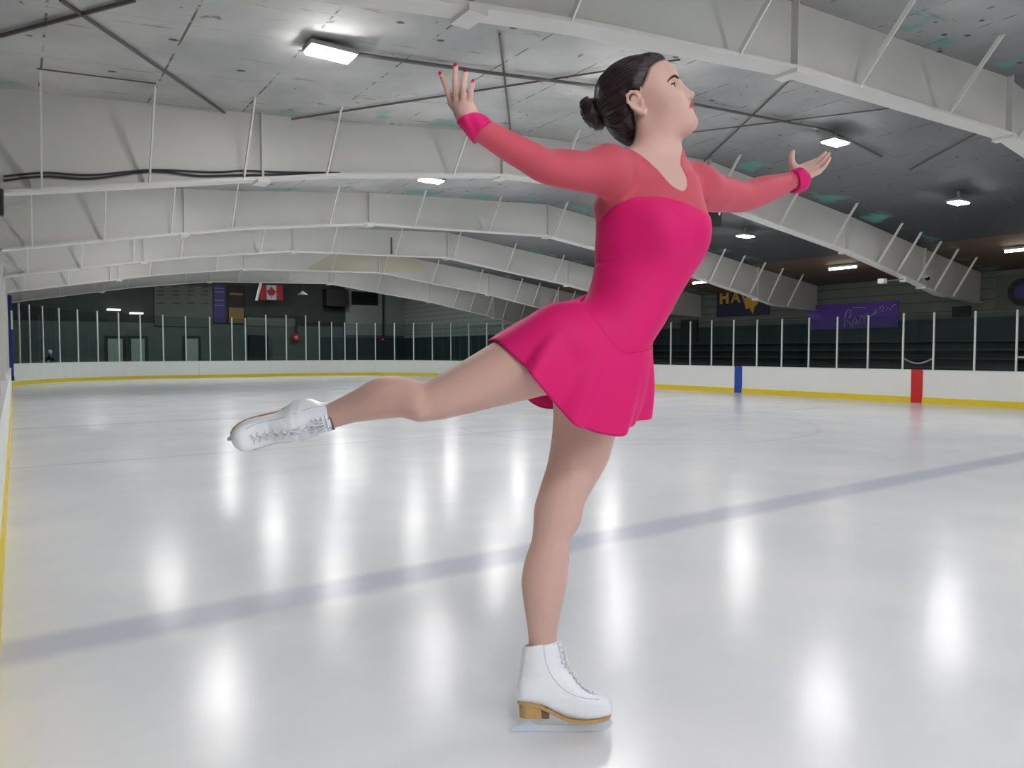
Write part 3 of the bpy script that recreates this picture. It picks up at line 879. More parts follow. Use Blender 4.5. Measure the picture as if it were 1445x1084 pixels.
def pchip(xs, ys, xq):
    """smooth monotone-ish cubic through points"""
    xs = np.array(xs, float); ys = np.array(ys, float)
    h = np.diff(xs); d = np.diff(ys)/h
    m = np.zeros_like(ys); m[0] = d[0]; m[-1] = d[-1]
    for i in range(1, len(xs)-1):
        m[i] = 0 if d[i-1]*d[i] <= 0 else 2*d[i-1]*d[i]/(d[i-1]+d[i])*.5+.25*(d[i-1]+d[i])*1.0
    i = np.clip(np.searchsorted(xs, xq)-1, 0, len(xs)-2)
    t = (xq-xs[i])/h[i]
    t2 = t*t; t3 = t2*t
    return (2*t3-3*t2+1)*ys[i]+(t3-2*t2+t)*h[i]*m[i]+(-2*t3+3*t2)*ys[i+1]+(t3-t2)*h[i]*m[i+1]
def loft(axis, s, cu, a, cv, b, k=0.02, op='u', pw=2.0):
    """cross-section loft along coordinate axis; u,v are the two other axes in order"""
    o = np.argsort(s); s = np.array(s, float)[o]
    cu, a, cv, b = [np.array(x, float)[o] for x in (cu, a, cv, b)]
    q = np.linspace(s[0], s[-1], 240)
    CU, AA, CV, BB = [pchip(s, x, q) for x in (cu, a, cv, b)]
    iu, iv = [i for i in range(3) if i != axis]
    def fn(P):
        t = P[:, axis]; tc = np.clip(t, s[0], s[-1])
        aa = np.interp(tc, q, AA); bb = np.interp(tc, q, BB)
        u = P[:, iu]-np.interp(tc, q, CU); v = P[:, iv]-np.interp(tc, q, CV)
        if pw != 2.0:
            k0 = (np.abs(u/aa)**pw+np.abs(v/bb)**pw)**(1/pw)
            d = (k0-1)*np.minimum(aa, bb)*.9
        else:
            k0 = np.sqrt((u/aa)**2+(v/bb)**2); k1 = np.sqrt((u/aa**2)**2+(v/bb**2)**2)
            d = np.where(k1 < 1e-9, -np.minimum(aa, bb), k0*(k0-1)/np.maximum(k1, 1e-9))
        e = np.abs(t-tc)
        d = np.where(e > 0, np.sqrt(np.maximum(d, 0)**2+e**2), d)
        return np.maximum(d, np.maximum(s[0]-t, t-s[-1]))
    lo = np.zeros(3); hi = np.zeros(3)
    lo[axis] = s[0]; hi[axis] = s[-1]
    lo[iu] = (CU-AA).min(); hi[iu] = (CU+AA).max(); lo[iv] = (CV-BB).min(); hi[iv] = (CV+BB).max()
    return Prim(fn, lo, hi, k, op)
def ev(prims, P, cull=None):
    d = np.full(len(P), 0.5)
    for p in prims:
        if cull is not None:
            lo, hi = cull
            mg = p.k+0.03
            if np.any(p.lo-mg > hi) or np.any(p.hi+mg < lo):
                continue
        e = p.fn(P)
        if p.op == 'u':
            h_ = np.maximum(p.k-np.abs(d-e), 0)/max(p.k, 1e-9)
            d = np.minimum(d, e)-h_*h_*p.k*.25
        elif p.op == 's':
            e = -e
            h_ = np.maximum(p.k-np.abs(d-e), 0)/max(p.k, 1e-9)
            d = np.maximum(d, e)+h_*h_*p.k*.25
    return d
def nets(f, lo, hi, h, B=16):
    """surface nets of f(P, cull) inside lo..hi at step h; returns verts, quads"""
    lo = np.array(lo, float); hi = np.array(hi, float)
    nb = np.ceil((hi-lo)/(h*B)).astype(int)
    N = nb*B+2
    g = np.arange(-1, B+1)
    I, J, K = np.meshgrid(g, g, g, indexing='ij')
    S = B+2
    Vk = []; Vp = []; Q = []
    def key(i, j, k): return ((i+1)*(N[1]+2)+(j+1))*(N[2]+2)+(k+1)
    c3 = [(x, y, z) for x in (0, 1) for y in (0, 1) for z in (0, 1)]
    # coarse pass on sub-blocks
    for bi in range(nb[0]):
        for bj in range(nb[1]):
            for bk in range(nb[2]):
                o = np.array((bi, bj, bk))*B
                blo = lo+(o-1)*h; bhi = lo+(o+B+1)*h
                cc = np.array([np.linspace(blo[a], bhi[a], 3) for a in range(3)])
                cp = np.stack(np.meshgrid(*cc, indexing='ij'), -1).reshape(-1, 3)
                dv = f(cp, (blo, bhi))
                if np.abs(dv).min() > h*B*.62 and (dv.min() > 0 or dv.max() < 0): continue
                P = np.stack((I, J, K), -1).reshape(-1, 3)+o
                D = f(lo+P*h, (blo, bhi)).reshape(S, S, S)
                sg = D < 0
                if sg.all() or not sg.any(): continue
                n = S-1
                cs = [sg[x:x+n, y:y+n, z:z+n] for x, y, z in c3]
                cnt = np.sum(cs, axis=0)
                act = (cnt > 0) & (cnt < 8)
                own = act.copy()
                own[0] = False; own[:, 0] = False; own[:, :, 0] = False     # cells -1 belong to neighbours
                ai, aj, ak = np.nonzero(own)
                if len(ai):
                    acc = np.zeros((len(ai), 3)); num = np.zeros(len(ai))
                    for x in range(8):
                        for y in range(x+1, 8):
                            p0, p1 = c3[x], c3[y]
                            if sum(abs(p0[t]-p1[t]) for t in range(3)) != 1: continue
                            d0 = D[ai+p0[0], aj+p0[1], ak+p0[2]]; d1 = D[ai+p1[0], aj+p1[1], ak+p1[2]]
                            m = (d0 < 0) != (d1 < 0)
                            t = np.where(m, d0/np.where(m, d0-d1, 1), 0)
                            for a in range(3):
                                acc[:, a] += np.where(m, p0[a]+(p1[a]-p0[a])*t, 0)
                            num += m
                    ps = acc/num[:, None]+np.stack((ai, aj, ak), -1)-1+o
                    Vp.append(lo+ps*h)
                    Vk.append(key(ai-1+o[0], aj-1+o[1], ak-1+o[2]))
                # faces: edges starting at lattice points 0..B-1
                for ax in range(3):
                    s0 = sg[1:-1, 1:-1, 1:-1]
                    sl = [slice(1, -1)]*3; sl[ax] = slice(2, None)
                    s1 = sg[tuple(sl)]
                    ei, ej, ek = np.nonzero(s0 != s1)
                    if not len(ei): continue
                    fl = s0[ei, ej, ek]
                    p = np.stack((ei, ej, ek), -1)+o
                    u, v = (ax+1) % 3, (ax+2) % 3
                    qs = []
                    for du, dv_ in ((0, 0), (-1, 0), (-1, -1), (0, -1)):
                        c = p.copy(); c[:, u] += du; c[:, v] += dv_
                        qs.append(key(c[:, 0], c[:, 1], c[:, 2]))
                    q = np.stack(qs, -1)
                    q[~fl] = q[~fl][:, ::-1]
                    Q.append(q)
    Vk = np.concatenate(Vk); Vp = np.concatenate(Vp); Q = np.concatenate(Q)
    o = np.argsort(Vk); Vk = Vk[o]; Vp = Vp[o]
    ix = np.searchsorted(Vk, Q); ix = np.clip(ix, 0, len(Vk)-1)
    ok = (Vk[ix] == Q).all(1)
    return Vp, ix[ok]
def np_mesh(name, V, Q, m, parent=None, smooth=True):
    me = bpy.data.meshes.new(name)
    me.vertices.add(len(V)); me.vertices.foreach_set('co', np.asarray(V, np.float32).ravel())
    me.loops.add(len(Q)*4); me.loops.foreach_set('vertex_index', np.asarray(Q, np.int32).ravel())
    me.polygons.add(len(Q)); me.polygons.foreach_set('loop_start', np.arange(0, len(Q)*4, 4, dtype=np.int32))
    me.update(calc_edges=True); me.validate()
    if smooth: me.polygons.foreach_set('use_smooth', [True]*len(me.polygons))
    me.materials.append(m)
    o = bpy.data.objects.new(name, me); COL.objects.link(o)
    if parent: o.parent = parent
    return o
def attr(o, name, vals):
    a = o.data.attributes.new(name, 'FLOAT', 'POINT')
    a.data.foreach_set('value', np.asarray(vals, np.float32))
def grad(f, P, e=5e-4):
    G = np.zeros_like(P)
    for a in range(3):
        d = np.zeros(3); d[a] = e
        G[:, a] = f(P+d, None)-f(P-d, None)
    return G/np.maximum(np.linalg.norm(G, axis=1), 1e-9)[:, None]
def push_out(f, P, c, it=8):
    for _ in range(it):
        d = f(P, None); m = d < c
        if not m.any(): break
        P[m] += grad(f, P[m])*(c-d[m])[:, None]*.9
    return P
def snap(f, P, c, it=10):
    P = np.array(P, float)
    for _ in range(it):
        P += -grad(f, P)*(f(P, None)-c)[:, None]*.8
    return P
def smooth(V, Q, n=2, lam=.5):
    E = np.concatenate([Q[:, [0, 1]], Q[:, [1, 2]], Q[:, [2, 3]], Q[:, [3, 0]]])
    for it in range(n*2):
        S_ = np.zeros_like(V); C_ = np.zeros(len(V))
        np.add.at(S_, E[:, 0], V[E[:, 1]]); np.add.at(C_, E[:, 0], 1)
        np.add.at(S_, E[:, 1], V[E[:, 0]]); np.add.at(C_, E[:, 1], 1)
        V = V+(S_/np.maximum(C_, 1)[:, None]-V)*(lam if it % 2 == 0 else -lam*1.04)
    return V

# ================================================================== THE SKATER
# local frame: x image-right, y away from the camera, z up; origin under the skate on the ice
_r = fw+rt*((793-IW/2)/F)+up*((IH/2-1033)/F)
_t = -0.9/_r.z
ORG = CAM+_r*_t; ORG.z = 0
MW = Matrix((rt, f0, zz)).transposed().to_4x4(); MW.translation = ORG
_cl = MW.inverted() @ CAM
DEP = -_cl.y
def L(px, py, d=0.0):
    x = (px-IW/2)/F; v = (IH/2-py)/F
    dy = math.cos(TH)+math.sin(TH)*v; dz = -math.sin(TH)+math.cos(TH)*v
    t = (d-_cl.y)/dy
    return np.array((_cl.x+x*t, d, _cl.z+dz*t))
def R(rp, d=0.0):
    return rp*(DEP+d)/F

# ---- head frame --------------------------------------------------------
HP, HY, HT = math.radians(HEAD[0]), math.radians(HEAD[1]), math.radians(HEAD[2])
F0_ = np.array((math.cos(HY), math.sin(HY), 0)); R0_ = np.array((math.sin(HY), -math.cos(HY), 0)); U0_ = np.array((0, 0, 1.0))
HF = math.cos(HP)*F0_+math.sin(HP)*U0_; HU = -math.sin(HP)*F0_+math.cos(HP)*U0_; HR = R0_
_tx = np.array(((1, 0, 0), (0, math.cos(HT), -math.sin(HT)), (0, math.sin(HT), math.cos(HT))))
HF, HU, HR = _tx@HF, _tx@HU, _tx@HR
HC = L(*EARPX, -.062)-HR*.068           # point between the ears
def H(f, r, u): return HC+HF*f+HR*r+HU*u
HAX = (HF, HR, HU)
def toH(P):
    q = P-HC
    return q@HF/HS[0], q@HR/HS[1], q@HU/HS[2]

head = [
    ell(H(.016, 0, .026), (.084, .068, .070), HAX, .0),
    ell(H(.058, 0, .030), (.056, .058, .056), HAX, .03),
    ell(H(.056, 0, -.040), (.053, .053, .062), HAX, .03),
    cone(H(.008, .046, -.050), H(.092, .014, -.094), .018, .016, .035),
    cone(H(.008, -.046, -.050), H(.092, -.014, -.094), .018, .016, .035),
    ell(H(.100, 0, -.092), (.019, .021, .018), HAX, .018),
    ell(H(.080, .034, -.036), (.026, .024, .024), HAX, .03),
    ell(H(.080, -.034, -.036), (.026, .024, .024), HAX, .03),
    ell(H(.058, .040, -.022), (.040, .022, .036), HAX, .03), ell(H(.058, -.040, -.022), (.040, .022, .036), HAX, .03),
    ell(H(.098, 0, -.062), (.021, .027, .022), HAX, .02),          # muzzle
    ell(H(.109, .033, .000), (.017, .017, .010), HAX, .012, 's'),   # sockets
    ell(H(.109, -.033, .000), (.017, .017, .010), HAX, .012, 's'),
    ell(H(.0915, .031, .000), (.0135, .0155, .0125), HAX, .004),
    ell(H(.0915, -.031, .000), (.0135, .0155, .0125), HAX, .004),
    ell(H(.104, .032, -.0005), (.009, .0125, .0042), HAX, .003, 's'),
    ell(H(.104, -.032, -.0005), (.009, .0125, .0042), HAX, .003, 's'),
    cone(H(.108, 0, .004), H(.1255, 0, -.034), .0070, .0085, .014),
    ell(H(.1265, 0, -.0345), (.0095, .0088, .0078), HAX, .006),
    ell(H(.1155, .0115, -.0380), (.0085, .0062, .0062), HAX, .006),
    ell(H(.1155, -.0115, -.0380), (.0085, .0062, .0062), HAX, .006),
    ell(H(.120, .0058, -.0425), (.0045, .0028, .0030), HAX, .003, 's'),
    ell(H(.120, -.0058, -.0425), (.0045, .0028, .0030), HAX, .003, 's'),
    cone(H(.1080, .0225, -.0595), H(.1200, .004, -.0560), .0030, .0054, .006),     # upper lip
    cone(H(.1080, -.0225, -.0595), H(.1200, -.004, -.0560), .0030, .0054, .006),
    cone(H(.1085, .0200, -.0620), H(.1180, 0, -.0670), .0032, .0062, .006),        # lower lip
    cone(H(.1085, -.0200, -.0620), H(.1180, 0, -.0670), .0032, .0062, .006),
    cone(H(.111, -.024, -.0606), H(.1245, -.006, -.0615), .0016, .0017, .003, 's'), cone(H(.111, .024, -.0606), H(.1245, .006, -.0615), .0016, .0017, .003, 's'), cone(H(.1245, -.006, -.0615), H(.1245, .006, -.0615), .0017, .0017, .003, 's'),
    cone(H(.118, -.0, -.0795), H(.118, .0, -.0795), .007, .007, .012, 's'),
]
def ear(s):
    c = lambda f, r, u: H(f+EARF, s*r, u)
    out = [ell(c(-.006, .070, -.004), (.014, .0075, .027), (HF*.93-HR*s*.36, HR*s*.93+HF*.36, HU), .006)]
    rim = [(.006, .072, .010), (.004, .076, .021), (-.006, .080, .027), (-.017, .083, .022), (-.020, .083, .008), (-.016, .080, -.008), (-.006, .075, -.024), (.002, .072, -.031), (.008, .070, -.026)]
    rr = [.003, .0034, .0036, .0036, .0034, .0032, .0042, .0050, .003]
    out += chain([c(*p) for p in rim], rr, .004)
    out.append(ell(c(-.003, .081, .000), (.0080, .0075, .015), (HF*.93-HR*s*.36, HR*s*.93+HF*.36, HU), .004, 's'))
    out.append(cone(c(.006, .073, -.010), c(.008, .072, -.002), .0045, .0035, .004))
    return out
head += ear(1)+ear(-1)
HS = np.array(HSCALE)
_B = np.array((HF, HR, HU))
def shrink(prims):
    for p in prims:
        f_ = p.fn
        p.fn = (lambda P, f_=f_: f_(HC+(((P-HC)@_B.T)/HS)@_B)*.92)
        p.lo, p.hi = p.lo-.01, p.hi+.01
shrink(head)

# ---- trunk ---------------------------------------------------------------
trunk_rows = [(226, 893, 957, 0, .045), (236, 880, 966, 0, .058), (250, 860, 980, 0, .075), (270, 846, 988, 0, .088), (295, 839, 990, -.005, .095), (320, 843, 993, -.005, .098),
              (345, 842, 992, -.005, .096), (372, 841, 984, 0, .090), (400, 836, 967, 0, .086), (430, 824, 949.5, 0, .088), (461, 806, 932.5, 0, .096),
              (482, 794, 919, 0, .104), (500, 786, 911, 0, .106), (525, 780, 900, .005, .100), (550, 784, 889, .01, .085), (572, 796, 874, .025, .06), (588, 806, 862, .03, .042), (600, 818, 850, .032, .02)]
def rows_z(rows, k=.02):
    s, cu, a, cv, b = [], [], [], [], []
    for py, l, r, d, bb in rows:
        P1, P2 = L(l, py, d), L(r, py, d)
        s.append(P1[2]); cu.append((P1[0]+P2[0])/2); a.append((P2[0]-P1[0])/2); cv.append(d); b.append(bb)
    return loft(2, s, cu, a, cv, b, k)
def rows_x(rows, k=.02):
    s, cu, a, cv, b = [], [], [], [], []
    for px, t, bt, d, bb in rows:
        P1, P2 = L(px, t, d), L(px, bt, d)
        # loft(axis 0): u=y, v=z
        s.append((P1[0]+P2[0])/2); cu.append(d); a.append(bb); cv.append((P1[2]+P2[2])/2); b.append((P1[2]-P2[2])/2)
    return loft(0, s, cu, a, cv, b, k)
trunk = [rows_z(trunk_rows, 0.0),
         ell(L(938, 328, -.070), (.040, .040, .046), None, .05), ell(L(972, 326, -.005), (.034, .045, .046), None, .05),
         ell(L(800, 480, -.055), (.075, .062, .075), None, .06), ell(L(820, 492, .06), (.07, .06, .08), None, .06)]
# ---- neck and shoulders -----------------------------------------------------
neck = [cone(L(924, 240, -.005), L(926, 196, -.003), R(31), R(28.5), .035),
        cone(L(926, 200, -.003), L(922, 165, 0), R(28.5), R(30), .03),
        cone(L(915, 228, -.005), L(862, 236, -.095), R(15), R(22), .05), cone(L(940, 232, .01), L(985, 258, .085), R(13), R(20), .05),
        cone(L(946, 268, -.045), L(905, 248, -.085), .006, .007, .022),            # collar bones
        cone(L(958, 262, -.040), L(975, 258, .02), .006, .006, .02),
        cone(L(951, 262, -.045), L(944, 215, -.035), .005, .007, .014)]
DR = [-.115, -.19, -.26, -.32, -.36]
armR = [limb([L(852, 242, -.11), L(822, 242, -.14), L(797, 238.5, -.17), L(770, 234.5, -.205), L(745, 221, -.245), L(718, 206.5, -.29), L(692, 191, -.33), L(668, 177, -.365), L(658, 164, -.375)],
             [R(29, -.11), R(26.5, -.14), R(25.5, -.17), R(22.5, -.205), R(20.5, -.245), R(19, -.29), R(16.5, -.33), R(13.5, -.365), R(13.5, -.375)], .05)]
armL = [limb([L(985, 266, .085), L(1004, 272, .12), L(1020, 274.5, .16), L(1046, 278, .22), L(1062, 274, .26), L(1079, 268, .30), L(1096, 263, .345), L(1114, 256, .39), L(1130, 249, .42)],
             [R(26, .085), R(25, .12), R(23.5, .16), R(20, .22), R(19.5, .26), R(18.5, .30), R(15.5, .345), R(12, .39), R(11, .42)], .05)]
# ---- hands -------------------------------------------------------------------
def finger(pts, r0, r1, k=.006):
    n = len(pts)
    return [limb(pts, [r0+(r1-r0)*i/(n-1) for i in range(n)], k, 3)]
hd = -.38
handR = []
kn = [L(637.5, 146, hd+.012), L(645, 145, hd+.002), L(653.5, 146, hd-.004), L(661.5, 149, hd-.003)]
wr = [L(657, 167, -.374), L(659, 167, -.376), L(663, 167, -.378), L(666, 167, -.377)]
for i in range(4):
    handR.append(cone(wr[i], kn[i], .0108, .0072, .010))
handR.append(cone(L(652, 158, hd+.004), L(663, 156, hd+.002), .011, .0105, .010))
tipsR = [[(637.5, 146, .012), (632.5, 131, .004), (627.2, 117, .006), (622.4, 106, .014)],
         [(645, 145, .002), (642.6, 121, -.010), (642.6, 107, -.008), (643.2, 95, .000)],
         [(653.5, 146, -.004), (653.6, 124, -.016), (655.2, 112, -.014), (657, 103.5, -.006)],
         [(661.5, 149, -.003), (663.6, 134, -.012), (665.6, 125, -.010), (667.6, 117.5, -.004)]]
rF = [(.0060, .0043), (.0063, .0046), (.0063, .0046), (.0055, .0041)]
fR = [[L(x, y, hd+d) for x, y, d in t] for t in tipsR]
for t, (r0, r1) in zip(fR, rF): handR += finger(t, r0, r1, .003)
handR += finger([L(655, 162, hd+.010), L(646, 153, hd+.032), L(641, 144, hd+.046), L(640, 137, hd+.052)], .0100, .0056, .006)   # thumb, behind the palm
lo_ = .445
handL = []
knL = [L(1141, 231.5, lo_+.034), L(1147, 233.5, lo_+.020), L(1152, 237, lo_+.005), L(1156, 242, lo_-.010)]
wrL = [L(1125, 240, .438), L(1127, 244, .430), L(1129, 248.5, .42), L(1131, 252, .412)]
for i in range(4):
    handL.append(cone(wrL[i], knL[i], .0125, .0080, .010))
handL.append(cone(L(1125, 243, .43), L(1120, 236, .428), .0135, .011, .012))
tipsL = [[(1141, 231.5, .034), (1146, 228.3, .050), (1150, 226.0, .054), (1154, 224.2, .054)],
         [(1147, 233.5, .020), (1154.5, 226, .032), (1160, 220, .034), (1165, 215.8, .032)],
         [(1152, 237, .005), (1160, 229.5, .012), (1165.5, 222.5, .012), (1170, 216.8, .008)],
         [(1156, 242, -.010), (1163, 235.5, -.010), (1167.5, 229, -.012), (1171, 222.8, -.014)]]
rG = [(.0066, .0048), (.0072, .0053), (.0072, .0053), (.0067, .0049)]
fL = [[L(x, y, lo_+d) for x, y, d in t] for t in tipsL]
for t, (r0, r1) in zip(fL, rG): handL += finger(t, r0, r1, .003)
handL += finger([L(1122, 240, .428), L(1117.8, 230, .425), L(1117.6, 221, .42), L(1119, 214.5, .418)], .0105, .0062, .008)
# ---- legs ----------------------------------------------------------------------
legS = rows_z([(545, 788, 888, .045, .070), (575, 782, 880, .045, .076), (615, 779, 868, .045, .073), (652, 773, 857, .042, .068), (689, 762, 836, .040, .061), (717, 754, 821, .036, .056), (744, 752.5, 810.6, .034, .051),
               (763, 750, 803.5, .034, .048), (790, 741, 803, .034, .050), (818, 736, 800, .035, .051), (836, 737, 797, .038, .048), (864, 741, 791, .046, .041), (892, 745, 786, .051, .035), (915, 746.5, 784.5, .052, .031), (960, 746, 788, .040, .030)], .05)
legR = rows_x([(440, 580, 612, .010, .026), (470, 566.5, 604.5, .002, .031), (499, 551.4, 596.5, -.012, .040), (526, 536.5, 593, -.028, .049), (549, 530.5, 590.5, -.040, .051), (576, 533, 588, -.052, .048), (596, 538.5, 592, -.058, .048),
               (619, 529, 592.5, -.058, .054), (652, 510, 585.6, -.058, .062), (685, 490, 578, -.058, .068), (719, 469, 569.7, -.058, .074), (748, 455, 563, -.056, .078), (780, 446, 556, -.05, .08), (812, 450, 552, -.045, .075)], .05)
kneecap = [ell(L(590, 573, -.066), (.030, .036, .026), None, .03), ell(L(800, 728, .028), (.028, .036, .036), None, .03)]

body_prims = trunk+[legS, legR]+kneecap+neck+armR+armL+handR+handL+head
def f_body(P, cull): return ev(body_prims, P, cull)
torso_prims = trunk+[legS, legR]+neck
cloth_prims = trunk+[legS, legR]+neck+armR+armL
def f_cloth(P, cull): return ev(cloth_prims, P, cull)

allv = np.array([p.lo for p in body_prims]).min(0)-.02, np.array([p.hi for p in body_prims]).max(0)+.02
HB = HB_STEP
V, Q = nets(f_body, allv[0], allv[1], HB)
V = smooth(V, Q, 1, .4)

sk = NT('skin')
at_ = sk.n('ShaderNodeAttribute', attribute_name='lip')
tc = sk.n('ShaderNodeTexCoord')
nz = sk.noise(tc.outputs['Object'], 35, 5, .6)
col = sk.mix(nz, (0.64, 0.405, 0.350, 1), (0.70, 0.460, 0.405, 1))
col = sk.mix(at_.outputs['Fac'], col, (0.40, 0.10, 0.11, 1))
at2 = sk.n('ShaderNodeAttribute', attribute_name='scalp')
col = sk.mix(at2.outputs['Fac'], col, (0.02, 0.012, 0.014, 1))
sk.l(col, sk.b.inputs['Base Color'])
sk.b.inputs['Roughness'].default_value = .48
sk.b.inputs['Specular IOR Level'].default_value = .35
sk.b.inputs['Subsurface Weight'].default_value = .12
sk.b.inputs['Subsurface Radius'].default_value = (.010, .004, .002)
sk.b.inputs['Subsurface Scale'].default_value = 1.0
nb_ = sk.noise(tc.outputs['Object'], 900, 2)
bp = sk.n('ShaderNodeBump'); bp.inputs['Strength'].default_value = .12; bp.inputs['Distance'].default_value = .001
sk.l(nb_, bp.inputs['Height']); sk.l(bp.outputs[0], sk.b.inputs['Normal'])

person = np_mesh('person', V, Q, sk.m)
person.matrix_world = MW
tag(person, 'figure skater in a pink dress balancing on one leg with arms spread', 'person')
hf, hr_, hu = toH(V)
hr0 = np.abs(hr_)
# lips: an almond around the mouth line
lipd = np.sqrt((hr_/.0255)**2+((hu+.0610-.002*np.cos(hr_/.008))/(.0105*np.sqrt(np.clip(1-(hr_/.0280)**2, .02, 1))))**2)
lipv = np.clip((1.12-lipd)/.22, 0, 1)*(hf > .100)
attr(person, 'lip', lipv)

# ---- hair ------------------------------------------------------------------------
hl_u = [-.100, -.087, -.060, -.045, -.020, .000, .012, .022, .036, .050, .060, .070, .080, .100, .120]
hl_f = [-.045, -.036, -.016, -.010, -.006, .006, .020, .032, .048, .060, .067, .074, .090, .120, .150]
cap = [ell(H(.010, 0, .024), (.1040, .0785, .0880), HAX, 0), ell(H(-.012, 0, .052), (.078, .068, .062), HAX, .02), ell(H(-.022, 0, -.030), (.056, .056, .060), HAX, .03), ell(H(.058, 0, .032), (.0590, .0625, .0610), HAX, .02)]
shrink(cap)
def H(f, r, u): return HC+HF*f*HS[0]+HR*r*HS[1]+HU*u*HS[2]
BUN = H(*BUNPOS)
def hair_az(P):
    a, b, c = toH(P)
    w = c-.020+.35*np.maximum(a, 0)*0
    return np.arctan2(b, w), a
def f_hair(P, cull):
    d = ev(cap, P, None)-.0028
    a, b, c = toH(P)
    az, _ = hair_az(P)
    gr = .0016*np.sin(az*34+5*np.sin(az*7+a*30))+.0007*np.sin(az*71+4*np.sin(a*40))
    d = d+gr*np.clip((a+.105)/.03, 0, 1)
    fh = np.interp(c, hl_u, hl_f)+.028*np.clip(1-(b/.055)**2, 0, 1)*np.clip((c-.045)/.02, 0, 1)
    d = d+.0075*np.clip((a-fh+.030)/.028, 0, 1)
    edge = (a-fh)*.85+.0007*np.sin(az*60)
    edge = np.maximum(edge, .026-np.sqrt(((a+.004-EARF)*1.35)**2+((np.abs(b)-.078)*.6)**2+((c+.001)*.84)**2))
    h_ = np.maximum(.012-np.abs(d-edge), 0)/.012
    return np.maximum(d, edge)+h_*h_*.003
hb = np.array([p.lo for p in cap]).min(0)-.012, np.array([p.hi for p in cap]).max(0)+.012
hm = NT('hair_dark')
azn = hm.n('ShaderNodeAttribute', attribute_name='az')
tc = hm.n('ShaderNodeTexCoord')
cmb = hm.n('ShaderNodeCombineXYZ')
hm.l(hm.math('MULTIPLY', azn.outputs['Fac'], 30.0), cmb.inputs[0])
sw = hm.noise(cmb.outputs[0], 1.0, 5, .7)
col = hm.mix(hm.ramp(sw, .3, .75), (0.006, 0.003, 0.005, 1), (0.036, 0.018, 0.024, 1))
hm.l(col, hm.b.inputs['Base Color']); hm.b.inputs['Roughness'].default_value = .36
hm.b.inputs['Specular IOR Level'].default_value = .55
bp = hm.n('ShaderNodeBump'); bp.inputs['Strength'].default_value = .5; bp.inputs['Distance'].default_value = .002
hm.l(sw, bp.inputs['Height']); hm.l(bp.outputs[0], hm.b.inputs['Normal'])
Vh, Qh = nets(f_hair, hb[0], hb[1], .0020)
hair = np_mesh('hair', Vh, Qh, hm.m, person)
attr(hair, 'az', hair_az(Vh)[0])
# darken the scalp where roots thin out at the hairline
fh = np.interp(hu, hl_u, hl_f)+.028*np.clip(1-(hr_/.055)**2, 0, 1)*np.clip((hu-.045)/.02, 0, 1)
near = (np.linalg.norm(V-HC, axis=1) < .14)
earmask = ~((hr0 > .045) & (hf > -.026) & (hf < .035) & (np.abs(hu) < .038))
attr(person, 'scalp', near*earmask*np.clip((fh+.007-hf)/.011, 0, 1)*(hu > -.09))
BAX = (HF*.98+HU*.2, HR, -HF*.2+HU*.98)
bunp = [ell(BUN, (.0235, .036, .043), BAX, 0), ell(BUN+BAX[0]*.02, (.012, .02, .02), BAX, .02)]
def bun_ang(P):
    q = P-BUN
    return np.arctan2(q@BAX[1], q@BAX[2]), np.hypot(q@BAX[1], q@BAX[2])
def f_bun(P, cull):
    d = ev(bunp, P, None)
    an, rr = bun_ang(P)
    return d+.0016*np.sin(an*3+rr*420)+.0008*np.sin(an*7-rr*700)
Vb, Qb = nets(f_bun, BUN-.06, BUN+.06, .0018)
bun = np_mesh('hair_bun', Vb, Qb, hm.m, hair)
an, rr = bun_ang(Vb); attr(bun, 'az', an*.5+rr*30)

# ---- eyes, brows -------------------------------------------------------------------
ey = NT('eye')
at_ = ey.n('ShaderNodeAttribute', attribute_name='iris')
rp = ey.n('ShaderNodeValToRGB'); el_ = rp.color_ramp.elements
el_[0].position = 0; el_[0].color = (.006, .005, .005, 1); el_[1].position = 1; el_[1].color = (.80, .78, .77, 1)
for p_, c_ in ((.20, (.006, .005, .005, 1)), (.24, (.12, .07, .04, 1)), (.44, (.08, .045, .03, 1)), (.50, (.78, .75, .74, 1))):
    q_ = el_.new(p_); q_.color = c_
ey.l(at_.outputs['Fac'], rp.inputs[0]); ey.l(rp.outputs[0], ey.b.inputs['Base Color']); ey.b.inputs['Roughness'].default_value = .08
for s in (1, -1):
    c = H(.0915, s*.031, .000)
    m = MB().ball(c, (.0118, .0118, .0118), 28, 20, (HR, HU, HF))
    o = m.build('eyeball', ey.m, person, smooth=True)
    vv = np.array([v.co for v in o.data.vertices])
    dv = (vv-c)/.0118
    attr(o, 'iris', np.arccos(np.clip(dv@(HF*.985+HR*s*.12), -1, 1))/1.1)
M_brow = mat('brow_dark', (.035, .02, .018, 1), .7)
def on_face(pts, off):
    return snap(f_body, np.array([H(*p) for p in pts]), off)
for s in (1, -1):
    p = on_face([(.119, s*.012, .0135), (.118, s*.020, .0175), (.116, s*.029, .0205), (.111, s*.038, .0205), (.102, s*.048, .0170), (.091, s*.056, .0110)], .0002)
    MB().tube(p, [.0018, .0028, .0030, .0026, .0018, .0006], 6).build('eyebrow', M_brow, person, smooth=True)
    lid = [(.0915+.0146*math.cos(a)*math.cos(.35), s*(.031+.0158*math.sin(a)), .000+.0050*math.cos(a*.9)) for a in [(-1.0+2.25*k/9) for k in range(10)]]
    MB().tube([H(*p) for p in lid], [.0008]+[.0015]*7+[.0018, .0008], 5).build('eyelash', M_brow, person, smooth=True)
